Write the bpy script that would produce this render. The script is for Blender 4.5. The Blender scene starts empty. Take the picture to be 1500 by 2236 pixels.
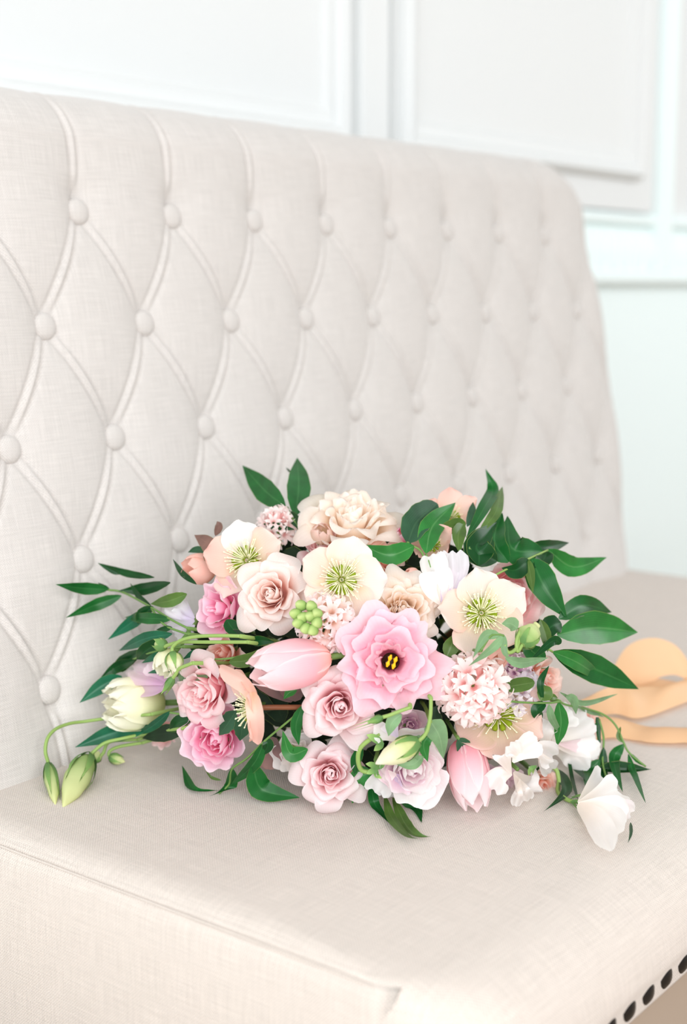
import bpy, math, random
import numpy as np
from mathutils import Vector, Matrix

# ------------------------------------------------------------------ camera
W, H = 1500, 2236
FPX = 3083.0                       # focal length in pixels (a 50 mm lens on a 24.3 mm wide frame)
PITCH = math.atan2(1118 - 620, FPX)
YAW = math.radians(37.8)           # the settee runs along +X, its back is towards +Y
CAM = np.array([0, 0, .863])
FH = np.array([math.cos(YAW), math.sin(YAW), 0]); RT = np.array([math.sin(YAW), -math.cos(YAW), 0]); UZ = np.array([0, 0, 1.])
FW = math.cos(PITCH) * FH - math.sin(PITCH) * UZ
UP = math.sin(PITCH) * FH + math.cos(PITCH) * UZ
sc = bpy.context.scene
COL = sc.collection
cd = bpy.data.cameras.new('camera'); cam = bpy.data.objects.new('camera', cd); COL.objects.link(cam)
cam.matrix_world = Matrix(((RT[0], UP[0], -FW[0], CAM[0]), (RT[1], UP[1], -FW[1], CAM[1]), (RT[2], UP[2], -FW[2], CAM[2]), (0, 0, 0, 1)))
cd.sensor_fit = 'HORIZONTAL'; cd.sensor_width = 24.33; cd.lens = FPX / W * 24.33
cd.clip_start = .05; cd.clip_end = 60
cd.dof.use_dof = True; cd.dof.focus_distance = 1.055; cd.dof.aperture_fstop = 3.8
sc.camera = cam

# ------------------------------------------------------------------ light
wd = bpy.data.worlds.new('world'); sc.world = wd; wd.use_nodes = True
bg = wd.node_tree.nodes['Background']; bg.inputs[0].default_value = (.92, .965, 1, 1); bg.inputs[1].default_value = .5


def area(name, loc, target, size, power, color):
    l = bpy.data.lights.new(name, 'AREA'); l.shape = 'RECTANGLE'; l.size, l.size_y = size; l.energy = power; l.color = color
    o = bpy.data.objects.new(name, l); COL.objects.link(o); o.location = loc
    o.rotation_euler = (Vector(target) - Vector(loc)).to_track_quat('-Z', 'Y').to_euler()
    return o


area('window_and_fill_light', (-1.7, -.5, 1.35), (.95, .65, .6), (1.8, 2.0), 40, (.89, .95, 1))
area('window_and_fill_light', (-.8, -1.7, 1.45), (.95, .7, .58), (1.7, 1.6), 54, (1, .99, .985))
area('window_and_fill_light', (3.9, -.9, 1.7), (1.9, .75, .55), (1.2, 1.6), 30, (.95, .985, 1))  # added fill, no known window here; brightens the wall and far seat
sc.cycles.max_bounces = 16; sc.cycles.diffuse_bounces = 10; sc.cycles.transmission_bounces = 12

sc.view_settings.view_transform = 'Standard'; sc.view_settings.look = 'None'
sc.view_settings.exposure = 0.25; sc.view_settings.gamma = 1.0; sc.view_settings.use_curve_mapping = False

# ------------------------------------------------------------------ helpers
rnd = random.Random(7)
SEAT = .47
B0, BS = .885, .2                  # back plane: y = B0 + BS * (z - SEAT)


def ray(px, py):
    return FW + RT * (px - 750) / FPX + UP * (1118 - py) / FPX


def limit(px, py):
    """Depth at which the line of sight through a picture point reaches the seat or the back of the settee."""
    d = ray(px, py); t = 9.
    if d[2] < -.01: t = (SEAT - CAM[2]) / d[2]
    n = np.array([0, 1, -BS]); q = (B0 - .040 - BS * SEAT - n @ CAM) / (n @ d)
    return min(t, q) if q > 0 else t


def dome(px, py):
    """Depth of the bouquet's round face."""
    e = ((px - 800) / 520) ** 2 + ((py - 1420) / 400) ** 2
    return 1.165 - .125 * math.sqrt(max(0., 1 - e)) - (py - 1420) * 8e-5


def at(px, py, dz=0., gap=.006):
    d = min(dome(px, py) + dz, limit(px, py) - gap)
    return CAM + ray(px, py) * d


def lin(c):
    def f(x):
        x /= 255.
        return x / 12.92 if x <= .04045 else ((x + .055) / 1.055) ** 2.4
    return (f(c[0]), f(c[1]), f(c[2]), 1)


def tagged(o, label=None, cat=None, group=None, kind=None):
    if label: o['label'] = label
    if cat: o['category'] = cat
    if group: o['group'] = group
    if kind: o['kind'] = kind
    return o


def mesh_obj(name, v, f, mat, parent=None, attrs=None, uv=None, smooth=True):
    me = bpy.data.meshes.new(name)
    me.from_pydata([tuple(map(float, p)) for p in v], [], f)
    if smooth: me.polygons.foreach_set('use_smooth', [True] * len(me.polygons))
    for k, a in (attrs or {}).items():
        at_ = me.attributes.new(k, 'FLOAT', 'POINT'); at_.data.foreach_set('value', np.asarray(a, dtype=np.float32).ravel())
    if uv is not None:
        l = me.uv_layers.new(name='UVMap'); idx = np.empty(len(me.loops), dtype=np.int32); me.loops.foreach_get('vertex_index', idx)
        l.data.foreach_set('uv', np.asarray(uv, dtype=np.float32)[idx].ravel())
    if mat: me.materials.append(mat)
    o = bpy.data.objects.new(name, me); COL.objects.link(o)
    if parent is not None: o.parent = parent
    return o


def grid_faces(nu, nv, wrap=False):
    f = []
    for j in range(nv - 1):
        for i in range(nu if wrap else nu - 1):
            a = j * nu + i; b = j * nu + (i + 1) % nu
            f.append((a, b, b + nu, a + nu))
    return f


def empty(name, loc=(0, 0, 0), rot=None):
    o = bpy.data.objects.new(name, None); COL.objects.link(o); o.empty_display_size = .02
    if rot is None: o.location = loc
    else:
        m = Matrix.Identity(4)
        for i in range(3):
            for j in range(3): m[i][j] = rot[i][j]
            m[i][3] = loc[i]
        o.matrix_world = m
    return o


def catmull(pts, n):
    p = np.asarray(pts, float)
    if len(p) == 2: return p[0] + (p[1] - p[0]) * np.linspace(0, 1, n)[:, None]
    q = np.vstack([2 * p[0] - p[1], p, 2 * p[-1] - p[-2]])
    out = []
    for s in np.linspace(0, len(p) - 1, n):
        i = min(int(s), len(p) - 2); t = s - i
        a, b, c, d = q[i], q[i + 1], q[i + 2], q[i + 3]
        out.append(.5 * (2 * b + (c - a) * t + (2 * a - 5 * b + 4 * c - d) * t * t + (3 * b - a - 3 * c + d) * t ** 3))
    return np.array(out)


def unit(v):
    return v / (np.linalg.norm(v) + 1e-12)


def tube_mesh(pts, rad, n=7, seg=None):
    pts = catmull(pts, seg or max(6, len(pts) * 4)); m = len(pts)
    r = np.interp(np.linspace(0, 1, m), np.linspace(0, 1, len(rad)), rad) if hasattr(rad, '__len__') else np.full(m, rad)
    T = np.gradient(pts, axis=0); v = []
    ref = np.array([.3, .2, .93])
    for k in range(m):
        t = unit(T[k]); a = unit(np.cross(t, ref)) if k == 0 else unit(a - t * (a @ t)); b = np.cross(t, a)
        for i in range(n):
            w = 2 * math.pi * i / n
            v.append(pts[k] + r[k] * (a * math.cos(w) + b * math.sin(w)))
    f = grid_faces(n, m, True)
    f.append(tuple(range(n))[::-1]); f.append(tuple((m - 1) * n + i for i in range(n)))
    return np.array(v), f


# ------------------------------------------------------------------ materials
def nt(name):
    m = bpy.data.materials.new(name); m.use_nodes = True
    t = m.node_tree; return m, t, t.nodes['Principled BSDF'], t.nodes['Material Output']


def plain(name, c, rough=.6, spec=.3):
    m, t, p, o = nt(name); p.inputs['Base Color'].default_value = lin(c); p.inputs['Roughness'].default_value = rough
    p.inputs['Specular IOR Level'].default_value = spec
    return m


def petal_mat(name, base, mid, rim, trans=.35, pos=(.25, .6, .95), rough=.55, speck=.04, edge=None):
    m, t, p, o = nt(name); N, L = t.nodes, t.links
    a = N.new('ShaderNodeAttribute'); a.attribute_name = 'g'
    r = N.new('ShaderNodeValToRGB'); e = r.color_ramp.elements
    e[0].position = pos[0]; e[0].color = lin(base); e[1].position = pos[2]; e[1].color = lin(rim)
    x = e.new(pos[1]); x.color = lin(mid)
    L.new(a.outputs['Fac'], r.inputs[0])
    g = N.new('ShaderNodeTexCoord'); nz = N.new('ShaderNodeTexNoise'); nz.inputs['Scale'].default_value = 90; nz.inputs['Detail'].default_value = 3
    L.new(g.outputs['Object'], nz.inputs['Vector'])
    h = N.new('ShaderNodeHueSaturation'); mr = N.new('ShaderNodeMapRange')
    mr.inputs['To Min'].default_value = 1 - speck; mr.inputs['To Max'].default_value = 1 + speck
    ea = N.new('ShaderNodeAttribute'); ea.attribute_name = 'e'
    m1 = N.new('ShaderNodeMath'); m1.operation = 'MULTIPLY_ADD'; m1.inputs[1].default_value = 64; L.new(ea.outputs['Fac'], m1.inputs[0]); L.new(nz.outputs['Fac'], m1.inputs[2])
    m2 = N.new('ShaderNodeMath'); m2.operation = 'SINE'; L.new(m1.outputs[0], m2.inputs[0])
    m3 = N.new('ShaderNodeMath'); m3.operation = 'MULTIPLY_ADD'; m3.inputs[1].default_value = .12; L.new(m2.outputs[0], m3.inputs[0]); L.new(nz.outputs['Fac'], m3.inputs[2])
    L.new(m3.outputs[0], mr.inputs['Value']); L.new(mr.outputs[0], h.inputs['Value']); L.new(r.outputs[0], h.inputs['Color'])
    bp = N.new('ShaderNodeBump'); bp.inputs['Strength'].default_value = .12; bp.inputs['Distance'].default_value = .0006
    L.new(m3.outputs[0], bp.inputs['Height']); L.new(bp.outputs[0], p.inputs['Normal'])
    col = h.outputs[0]
    if edge:
        b = N.new('ShaderNodeAttribute'); b.attribute_name = 'e'
        mr2 = N.new('ShaderNodeMapRange'); mr2.inputs['From Min'].default_value = .82; mr2.inputs['From Max'].default_value = 1
        mr2.inputs['To Max'].default_value = .8; L.new(b.outputs['Fac'], mr2.inputs['Value'])
        mx = N.new('ShaderNodeMix'); mx.data_type = 'RGBA'; mx.inputs[7].default_value = lin(edge)
        L.new(mr2.outputs[0], mx.inputs[0]); L.new(col, mx.inputs[6]); col = mx.outputs[2]
    p.inputs['Roughness'].default_value = rough; p.inputs['Specular IOR Level'].default_value = .18
    L.new(col, p.inputs['Base Color'])
    tr = N.new('ShaderNodeBsdfTranslucent'); L.new(col, tr.inputs['Color'])
    ms = N.new('ShaderNodeMixShader'); ms.inputs[0].default_value = trans
    L.new(p.outputs[0], ms.inputs[1]); L.new(tr.outputs[0], ms.inputs[2]); L.new(ms.outputs[0], o.inputs['Surface'])
    return m


def leaf_mat(name, c, rib, rough=.34, trans=.18, spec=.3):
    m, t, p, o = nt(name); N, L = t.nodes, t.links
    a = N.new('ShaderNodeAttribute'); a.attribute_name = 'e'
    w = N.new('ShaderNodeMath'); w.operation = 'MULTIPLY'; w.inputs[1].default_value = 46
    L.new(a.outputs['Fac'], w.inputs[0]); sn = N.new('ShaderNodeMath'); sn.operation = 'SINE'; L.new(w.outputs[0], sn.inputs[0])
    g = N.new('ShaderNodeTexCoord'); nz = N.new('ShaderNodeTexNoise'); nz.inputs['Scale'].default_value = 60; nz.inputs['Detail'].default_value = 4
    L.new(g.outputs['Object'], nz.inputs['Vector'])
    ad = N.new('ShaderNodeMath'); ad.operation = 'MULTIPLY_ADD'; ad.inputs[1].default_value = .05; L.new(sn.outputs[0], ad.inputs[0]); L.new(nz.outputs['Fac'], ad.inputs[2])
    r = N.new('ShaderNodeValToRGB'); e = r.color_ramp.elements
    e[0].position = .25; e[0].color = tuple(x * .72 for x in lin(c)[:3]) + (1,); e[1].position = .8; e[1].color = tuple(min(1, x * 1.4) for x in lin(c)[:3]) + (1,)
    L.new(ad.outputs[0], r.inputs[0])
    mr = N.new('ShaderNodeMapRange'); mr.inputs['From Min'].default_value = .03; mr.inputs['From Max'].default_value = .10
    mr.inputs['To Min'].default_value = .28; mr.inputs['To Max'].default_value = 0; L.new(a.outputs['Fac'], mr.inputs['Value'])
    mx = N.new('ShaderNodeMix'); mx.data_type = 'RGBA'; mx.inputs[7].default_value = lin(rib)
    L.new(mr.outputs[0], mx.inputs[0]); L.new(r.outputs[0], mx.inputs[6])
    mr2 = N.new('ShaderNodeMapRange'); mr2.inputs['From Min'].default_value = .95; mr2.inputs['From Max'].default_value = 1.; mr2.inputs['To Max'].default_value = .6
    L.new(a.outputs['Fac'], mr2.inputs['Value'])
    my = N.new('ShaderNodeMix'); my.data_type = 'RGBA'; my.inputs[7].default_value = lin((150, 170, 90)); L.new(mr2.outputs[0], my.inputs[0]); L.new(mx.outputs[2], my.inputs[6])
    L.new(my.outputs[2], p.inputs['Base Color']); p.inputs['Roughness'].default_value = rough; p.inputs['Specular IOR Level'].default_value = spec
    bp = N.new('ShaderNodeBump'); bp.inputs['Strength'].default_value = .12; bp.inputs['Distance'].default_value = .0006
    L.new(ad.outputs[0], bp.inputs['Height']); L.new(bp.outputs[0], p.inputs['Normal'])
    tr = N.new('ShaderNodeBsdfTranslucent'); L.new(my.outputs[2], tr.inputs['Color'])
    ms = N.new('ShaderNodeMixShader'); ms.inputs[0].default_value = trans
    L.new(p.outputs[0], ms.inputs[1]); L.new(tr.outputs[0], ms.inputs[2]); L.new(ms.outputs[0], o.inputs['Surface'])
    return m


def fabric_mat(name, c, weave, bump):
    m, t, p, o = nt(name); N, L = t.nodes, t.links
    uv = N.new('ShaderNodeUVMap'); sp = N.new('ShaderNodeSeparateXYZ')
    nz = N.new('ShaderNodeTexNoise'); nz.inputs['Scale'].default_value = 140; nz.inputs['Detail'].default_value = 2
    L.new(uv.outputs[0], nz.inputs['Vector'])
    vm = N.new('ShaderNodeVectorMath'); vm.operation = 'MULTIPLY_ADD'; vm.inputs[1].default_value = (.0016, .0016, 0)
    L.new(nz.outputs['Color'], vm.inputs[0]); L.new(uv.outputs[0], vm.inputs[2]); L.new(vm.outputs[0], sp.inputs[0])

    def sine(out, k):
        a = N.new('ShaderNodeMath'); a.operation = 'MULTIPLY'; a.inputs[1].default_value = k; L.new(out, a.inputs[0])
        b = N.new('ShaderNodeMath'); b.operation = 'SINE'; L.new(a.outputs[0], b.inputs[0]); return b.outputs[0]
    k = 2 * math.pi / weave
    pr = N.new('ShaderNodeMath'); pr.operation = 'MULTIPLY'; L.new(sine(sp.outputs[0], k), pr.inputs[0]); L.new(sine(sp.outputs[1], k), pr.inputs[1])
    # slubs: long thin thicker threads both ways
    tot = pr.outputs[0]
    slub = []
    for s in ((30, 900, 1), (900, 30, 1)):
        mp = N.new('ShaderNodeMapping'); mp.inputs['Scale'].default_value = s; L.new(uv.outputs[0], mp.inputs[0])
        n2 = N.new('ShaderNodeTexNoise'); n2.inputs['Scale'].default_value = 1; n2.inputs['Detail'].default_value = 2; L.new(mp.outputs[0], n2.inputs['Vector']); slub.append(n2.outputs['Fac'])
    ad = N.new('ShaderNodeMath'); L.new(slub[0], ad.inputs[0]); L.new(slub[1], ad.inputs[1])
    hh = N.new('ShaderNodeMath'); hh.operation = 'MULTIPLY_ADD'; hh.inputs[1].default_value = .5; L.new(tot, hh.inputs[0]); L.new(ad.outputs[0], hh.inputs[2])
    mr = N.new('ShaderNodeMapRange'); mr.inputs['From Min'].default_value = .2; mr.inputs['From Max'].default_value = 1.8
    mr.inputs['To Min'].default_value = .77; mr.inputs['To Max'].default_value = 1.19; L.new(hh.outputs[0], mr.inputs['Value'])
    hs = N.new('ShaderNodeHueSaturation'); hs.inputs['Color'].default_value = lin(c); L.new(mr.outputs[0], hs.inputs['Value'])
    L.new(hs.outputs[0], p.inputs['Base Color']); p.inputs['Roughness'].default_value = .85; p.inputs['Specular IOR Level'].default_value = .15
    p.inputs['Sheen Weight'].default_value = .25; p.inputs['Sheen Roughness'].default_value = .5
    bp = N.new('ShaderNodeBump'); bp.inputs['Strength'].default_value = bump; bp.inputs['Distance'].default_value = .0005
    L.new(hh.outputs[0], bp.inputs['Height']); L.new(bp.outputs[0], p.inputs['Normal'])
    return m


FABRIC = fabric_mat('linen_weave', (212, 201, 192), .0023, .8)
FABRIC_BACK = fabric_mat('linen_weave_back', (204, 199, 195), .0021, .3)
PAINT = plain('white_paint', (224, 226, 226), .55)
PAINT_COOL = plain('pale_blue_white_paint', (235, 246, 246), .55)

# ------------------------------------------------------------------ the room
YW = 1.27


def on_wall(px, py, y=YW):
    d = ray(px, py); p = CAM + d * (y / d[1]); return p[0], p[2]


def box(v, f, x0, x1, y0, y1, z0, z1, bev=0.):
    n = len(v); b = bev
    if not b:
        v += [(x0, y0, z0), (x1, y0, z0), (x1, y1, z0), (x0, y1, z0), (x0, y0, z1), (x1, y0, z1), (x1, y1, z1), (x0, y1, z1)]
        f += [tuple(n + i for i in q) for q in ((0, 3, 2, 1), (4, 5, 6, 7), (0, 1, 5, 4), (1, 2, 6, 5), (2, 3, 7, 6), (3, 0, 4, 7))]
    else:   # front face chamfered, seen from -y
        v += [(x0, y1, z0), (x1, y1, z0), (x1, y1, z1), (x0, y1, z1), (x0, y0 + b, z0), (x1, y0 + b, z0), (x1, y0 + b, z1), (x0, y0 + b, z1),
              (x0 + b, y0, z0 + b), (x1 - b, y0, z0 + b), (x1 - b, y0, z1 - b), (x0 + b, y0, z1 - b)]
        f += [tuple(n + i for i in q) for q in ((3, 2, 1, 0), (0, 1, 5, 4), (1, 2, 6, 5), (2, 3, 7, 6), (3, 0, 4, 7), (4, 5, 9, 8), (5, 6, 10, 9), (6, 7, 11, 10), (7, 4, 8, 11), (8, 9, 10, 11))]


def boxes(name, lst, mat, parent=None, bev=0., smooth=False):
    v, f = [], []
    for b in lst: box(v, f, *b, bev)
    return mesh_obj(name, v, f, mat, parent, smooth=smooth)


floor_mat, t_, p_, o_ = nt('tan_floor')
nz_ = t_.nodes.new('ShaderNodeTexNoise'); nz_.inputs['Scale'].default_value = 8; nz_.inputs['Detail'].default_value = 6
rp_ = t_.nodes.new('ShaderNodeValToRGB'); rp_.color_ramp.elements[0].color = lin((150, 128, 108)); rp_.color_ramp.elements[1].color = lin((184, 162, 140))
t_.links.new(nz_.outputs['Fac'], rp_.inputs[0]); t_.links.new(rp_.outputs[0], p_.inputs['Base Color']); p_.inputs['Roughness'].default_value = .6
tagged(boxes('floor', [(-3.5, 5.2, -3.5, 1.5, -.1, 0)], floor_mat), 'tan floor under the settee', kind='structure')
wall = tagged(boxes('wall_back', [(-3.5, 5.2, YW, YW + .12, .0, 3.0)], PAINT), 'white panelled wall behind the settee', kind='structure')

XA = [on_wall(p, 150)[0] for p in (706, 736, 745, 766, 826, 838, 857, 1346, 1376, 1425, 1450)]
ZR = on_wall(1400, 622)[1]                     # underside of the chair rail
ZP = on_wall(1310, 389)[1]                     # bottom of the picture-frame moulding
ZL = on_wall(1340, 478)[1]
# picture-frame mouldings: two stepped strips a side, mitred into rectangles
def frame(name, x0, x1, z0, z1, w, d, mat=PAINT, yw=YW):
    prof = [(0, 0), (0, .45 * d), (.18 * w, d), (.42 * w, .8 * d), (.55 * w, .35 * d), (.85 * w, .3 * d), (w, 0)]
    v, f = [], []
    for (o, h) in prof:
        v += [(x0 + o, yw - h, z0 + o), (x1 - o, yw - h, z0 + o), (x1 - o, yw - h, z1 - o), (x0 + o, yw - h, z1 - o)]
    for k in range(len(prof) - 1):
        for i in range(4):
            a, b = k * 4 + i, k * 4 + (i + 1) % 4
            f.append((a, b, b + 4, a + 4))
    return tagged(mesh_obj(name, v, f, mat, smooth=False), kind='structure')


frame('trim_1', XA[0] - 2.6, XA[1] + .012, ZP, 2.6, .05, .022)
frame('trim_2', XA[6] - .012, XA[8], ZP, 2.6, .05, .022, yw=YW - .02)
tagged(boxes('trim_6', [(XA[5] - .004, XA[9] - .02, YW - .02, YW + .01, ZL + .015, 3.0)], PAINT), kind='structure')
# flat pilaster strip between the panels with a narrow recessed joint beside it
tagged(boxes('trim_3', [(XA[3], XA[4], YW - .022, YW + .01, ZR, 3.0)], PAINT, bev=.004), kind='structure')
tagged(boxes('trim_4', [(XA[9], XA[10] + .01, YW - .03, YW + .01, ZR + .02, 3.0)], PAINT_COOL, bev=.01), kind='structure')
tagged(boxes('ceiling', [(-3.5, 5.2, -3.5, YW, 2.9, 3.0)], PAINT), 'white ceiling', kind='structure')
tagged(boxes('wall_right', [(5.2, 5.3, -3.5, YW, 0, 3.0)], PAINT), 'white wall', kind='structure')
# carved chair rail: cap, frieze with leaf carving, lower bead
rail = tagged(boxes('trim_5', [(-3.4, 5.1, YW - .020, YW + .01, ZL - .012, ZL + .012), (-3.4, 5.1, YW - .010, YW + .01, ZR + .02, ZL - .012), (-3.4, 5.1, YW - .034, YW + .01, ZR, ZR + .026)], PAINT_COOL, bev=.007), kind='structure')
cv, cf = [], []
for i in range(11):
    for j in range(7):
        u, w = j / 6 * 2 - 1, i / 10
        prof = math.sin(math.pi * min(1, w * 1.02)) ** .6 * (1 - .25 * w)
        cv.append((u * .017 * prof + .010 * w, -.016 * (1 - u * u) * math.sin(math.pi * (.15 + .8 * w)), (ZL - ZR - .048) * w))
carve0 = mesh_obj('carved_leaf', cv, grid_faces(7, 11), PAINT_COOL, rail); carve0.location = (2.2, YW - .009, ZR + .028)
for k in range(1, 22):
    c = carve0.copy(); COL.objects.link(c); c.location.x = 2.2 + .05 * k; c.parent = rail
# lower dado
tagged(boxes('baseboard_back', [(-3.4, 5.1, YW - .018, YW + .01, 0, .16)], PAINT, bev=.006), kind='structure')
tagged(boxes('wall_lower', [(-3.4, 5.1, YW - .006, YW + .01, .16, ZR)], PAINT_COOL), 'pale cool-white dado below the chair rail', kind='structure')

# ------------------------------------------------------------------ the settee
settee = tagged(empty('settee', (1.21, .65, 0)), 'cream linen settee with diamond-tufted buttoned back and dark nailhead trim', 'settee')
OFF = np.array([1.21, .65, 0])
XL, XR = .61, 1.825
PX, PZ, X0, Z0 = .1168, .0985, .859, .926


def S(f): return np.sin(np.pi * f) ** .6


def tuft(x, z):
    """Height of the padding over the button plane."""
    p = (x - X0) / PX; q = (Z0 - z) / PZ
    def cell(p, q):
        a, b = p + q / 2, p - q / 2
        fa, fb = a - np.floor(a), b - np.floor(b)
        sa, sb = S(fa), S(fb)
        h = .0185 * (1 - (1 - sa) * (1 - sb)) + .006 * (np.sin(np.pi * fa) * np.sin(np.pi * fb)) ** .5
        da, db = np.minimum(fa, 1 - fa) * .1005, np.minimum(fb, 1 - fb) * .1005
        return h + .0040 * (np.exp(-(da / .0021) ** 2) * sb ** .6 + np.exp(-(db / .0021) ** 2) * sa ** .6) - .0022 * (np.exp(-((da - .0048) / .0018) ** 2) * sb + np.exp(-((db - .0048) / .0018) ** 2) * sa)

    def straight(p, t):
        fp = p - np.floor(p); sp = S(fp); sq = np.sin(np.minimum(t * .8, .5) * np.pi) ** .7
        d = np.minimum(fp, 1 - fp) * PX
        return .0185 * (1 - (1 - sp) * (1 - sq)) + .006 * np.sin(np.pi * fp) ** .5 + .0040 * np.exp(-(d / .0021) ** 2) * sq ** .6 - .0022 * np.exp(-((d - .0048) / .0018) ** 2) * sq
    qc = np.clip(q, 0, 4)
    h = cell(p, qc)
    up = np.clip(-q, 0, 3); lo = np.clip(q - 4, 0, 3)
    for t in (up, lo):
        k = np.clip(t / .3, 0, 1); k = k * k * (3 - 2 * k)
        h = np.where(t > 0, h * (1 - k) + straight(p, t) * k, h)
    return h


ZT, RB, TH = .988, .045, .10
prof = []                              # (y, z, outward normal y, z, tuft factor, z for the tuft)
for z in np.linspace(.43, ZT, 300): prof.append((B0 + BS * (z - SEAT), z, -.98, .196, 1., z))
yc, zc = B0 + BS * (ZT - SEAT) + RB * .98, ZT - RB * .196
for a in np.linspace(0, math.radians(160), 26)[1:]:
    ang = math.radians(168.7) - a
    prof.append((yc + RB * math.cos(ang), zc + RB * math.sin(ang), math.cos(ang), math.sin(ang), max(0, 1 - a / math.radians(110)), ZT + a * RB))
prof.append((yc + RB, ZT - .12, 1, 0, 0, ZT)); prof.append((B0 + TH + .01, .43, 1, 0, 0, ZT))
prof = np.array(prof)
xs = np.concatenate([np.linspace(XL, XL + .03, 8)[:-1], np.linspace(XL + .03, XR - .03, 640), np.linspace(XR - .03, XR, 10)[1:]])
Xg, Pk = np.meshgrid(xs, np.arange(len(prof)))
pr_ = prof[Pk]
h = tuft(Xg, pr_[..., 5]) * pr_[..., 4]
edge = np.clip(np.minimum(Xg - XL, XR - Xg) / .06, 0, 1); edge = np.sqrt(1 - (1 - edge) ** 2)
h = h * edge - (.012 * (1 - edge)) * (pr_[..., 2] < 0)
Yg = pr_[..., 0] + pr_[..., 2] * h; Zg = pr_[..., 1] + pr_[..., 3] * h
dx = np.clip(1 - np.minimum(Xg - XL, XR - Xg) / .12, 0, 1)
zm = 1 - .085 * (1 - np.sqrt(np.maximum(0, 1 - dx ** 2))) / .22
k = np.clip((Zg - .82) / .22, 0, 1.2)
Zg = np.where(Zg > .82, .82 + (Zg - .82) * zm, Zg)
Xg = Xg - .038 * np.clip((Xg - 1.3) / .5, 0, 1) * np.clip(1 - (Zg - .45) / .30, 0, 1) ** 1.6
vv = np.stack([Xg, Yg, Zg], -1).reshape(-1, 3) - OFF
arc = np.concatenate([[0], np.cumsum(np.hypot(np.diff(prof[:, 0]), np.diff(prof[:, 1])))])
uvb = np.stack([Xg, arc[Pk]], -1).reshape(-1, 2)
nu, nv = len(xs), len(prof)
ff = grid_faces(nu, nv)
ff.append(tuple(j * nu for j in range(nv))[::-1]); ff.append(tuple(j * nu + nu - 1 for j in range(nv)))
back = mesh_obj('backrest', vv, ff, FABRIC_BACK, settee, uv=uvb)
# covered buttons, one object each
bt, bf = [], []
NB = 16
for rr, zz in ((0., .005), (.005, .0047), (.009, .0036), (.0114, .0016), (.0122, -.001), (.0112, -.014)):
    for i in range(NB): bt.append((rr * math.cos(2 * math.pi * i / NB), rr * math.sin(2 * math.pi * i / NB), zz))
bf = grid_faces(NB, 6, True)
bm0 = None
for q in range(5):
    for kx in range(-3, 9):
        x = X0 + PX * (kx + (.5 if q % 2 else 0)); z = Z0 - PZ * q
        if x < XL + .03 or x > XR - .06: continue
        if bm0 is None:
            o = mesh_obj('button', bt, bf, FABRIC_BACK, back, uv=[(p[0], p[1]) for p in bt]); bm0 = o
        else:
            o = bm0.copy(); COL.objects.link(o)
        o.parent = back
        o.location = Vector((x, B0 + BS * (z - SEAT) - .0135, z)) - Vector(OFF)
        o.rotation_euler = Vector((0, -.98, .196)).to_track_quat('Z', 'Y').to_euler()

# seat: rings of a rounded rectangle
YF, YBK = .378, .93
RC = .07


def ring(dn, n=48):
    """Points of the seat outline drawn in by dn."""
    x0, x1, y0, y1 = XL + dn * .14, XR + .02 - dn, YF + dn, YBK - dn * .2
    r = max(.012, RC - dn * .6); pts = []
    for cx, cy, a0 in ((x0 + r, y0 + r, 180), (x1 - r, y0 + r, 270), (x1 - .01, y1 - .01, 0), (x0 + .01, y1 - .01, 90)):
        rr = r if a0 >= 180 else .01
        for i in range(13):
            a = math.radians(a0 + 90 * i / 12); pts.append((cx + rr * math.cos(a), cy + rr * math.sin(a)))
    # even out long sides
    out = []
    for i in range(len(pts)):
        p, q = pts[i], pts[(i + 1) % len(pts)]; L = math.dist(p, q)
        m = {12: n, 25: n // 2, 38: n, 51: n // 2}.get(i, 1)
        for j in range(m): out.append((p[0] + (q[0] - p[0]) * j / m, p[1] + (q[1] - p[1]) * j / m))
    return np.array(out)


sv, suv = [], []
RE = .062
prof_s = [(.016, .376), (.006, .378), (.002, .385), (.002, .394), (-.001, .402), (-.004, .408)]
for a in np.linspace(0, 90, 16): prof_s.append((-.004 + (RE + .004) * (1 - math.cos(math.radians(a))), .412 + (SEAT - .412 - .005) * math.sin(math.radians(a))))
for d_, z_ in ((.07, SEAT - .004), (.085, SEAT - .0025), (.105, SEAT - .001), (.13, SEAT), (.16, SEAT + .001), (.19, SEAT + .0015), (.225, SEAT + .0015)): prof_s.append((d_, z_))
# a shallow seam runs round the end panel where the top fabric meets it
for d_, z_ in prof_s:
    rg = ring(d_); per = np.concatenate([[0], np.cumsum(np.hypot(*np.diff(rg, axis=0).T))])
    for i, (x, y) in enumerate(rg):
        sv.append((x - OFF[0], y - OFF[1], z_)); suv.append((x, y) if z_ > .462 else (per[i] + .3, z_ * 1.0))
ns = len(ring(.0))
sf = grid_faces(ns, len(prof_s), True); sf.append(tuple((len(prof_s) - 1) * ns + i for i in range(ns)))
sf.append(tuple(range(ns))[::-1])
def box_uv(o):
    me = o.data; l = me.uv_layers.get('UVMap') or me.uv_layers.new(name='UVMap')
    for p in me.polygons:
        n = p.normal
        for li in p.loop_indices:
            c = me.vertices[me.loops[li].vertex_index].co
            l.data[li].uv = (c.x, c.y) if abs(n.z) > .6 else ((c.x, c.z) if abs(n.y) > abs(n.x) else (c.y, c.z))


seat = mesh_obj('seat', sv, sf, FABRIC, settee); box_uv(seat)
# raised welt of the end seam: along the end, then down the corner
sp_ = [(XL + .0036, .90, .4618), (XL + .0036, .70, .4618), (XL + .0036, .52, .4618), (XL + .0036, .46, .4614), (XL + .0042, .452, .460), (XL + .005, .446, .456)]
tv, tf = tube_mesh([np.array(p) - OFF for p in sp_], .0009, 6, 60)
mesh_obj('seam', tv, tf, FABRIC, seat, uv=[(p[0] + p[1], p[2]) for p in tv])
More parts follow.
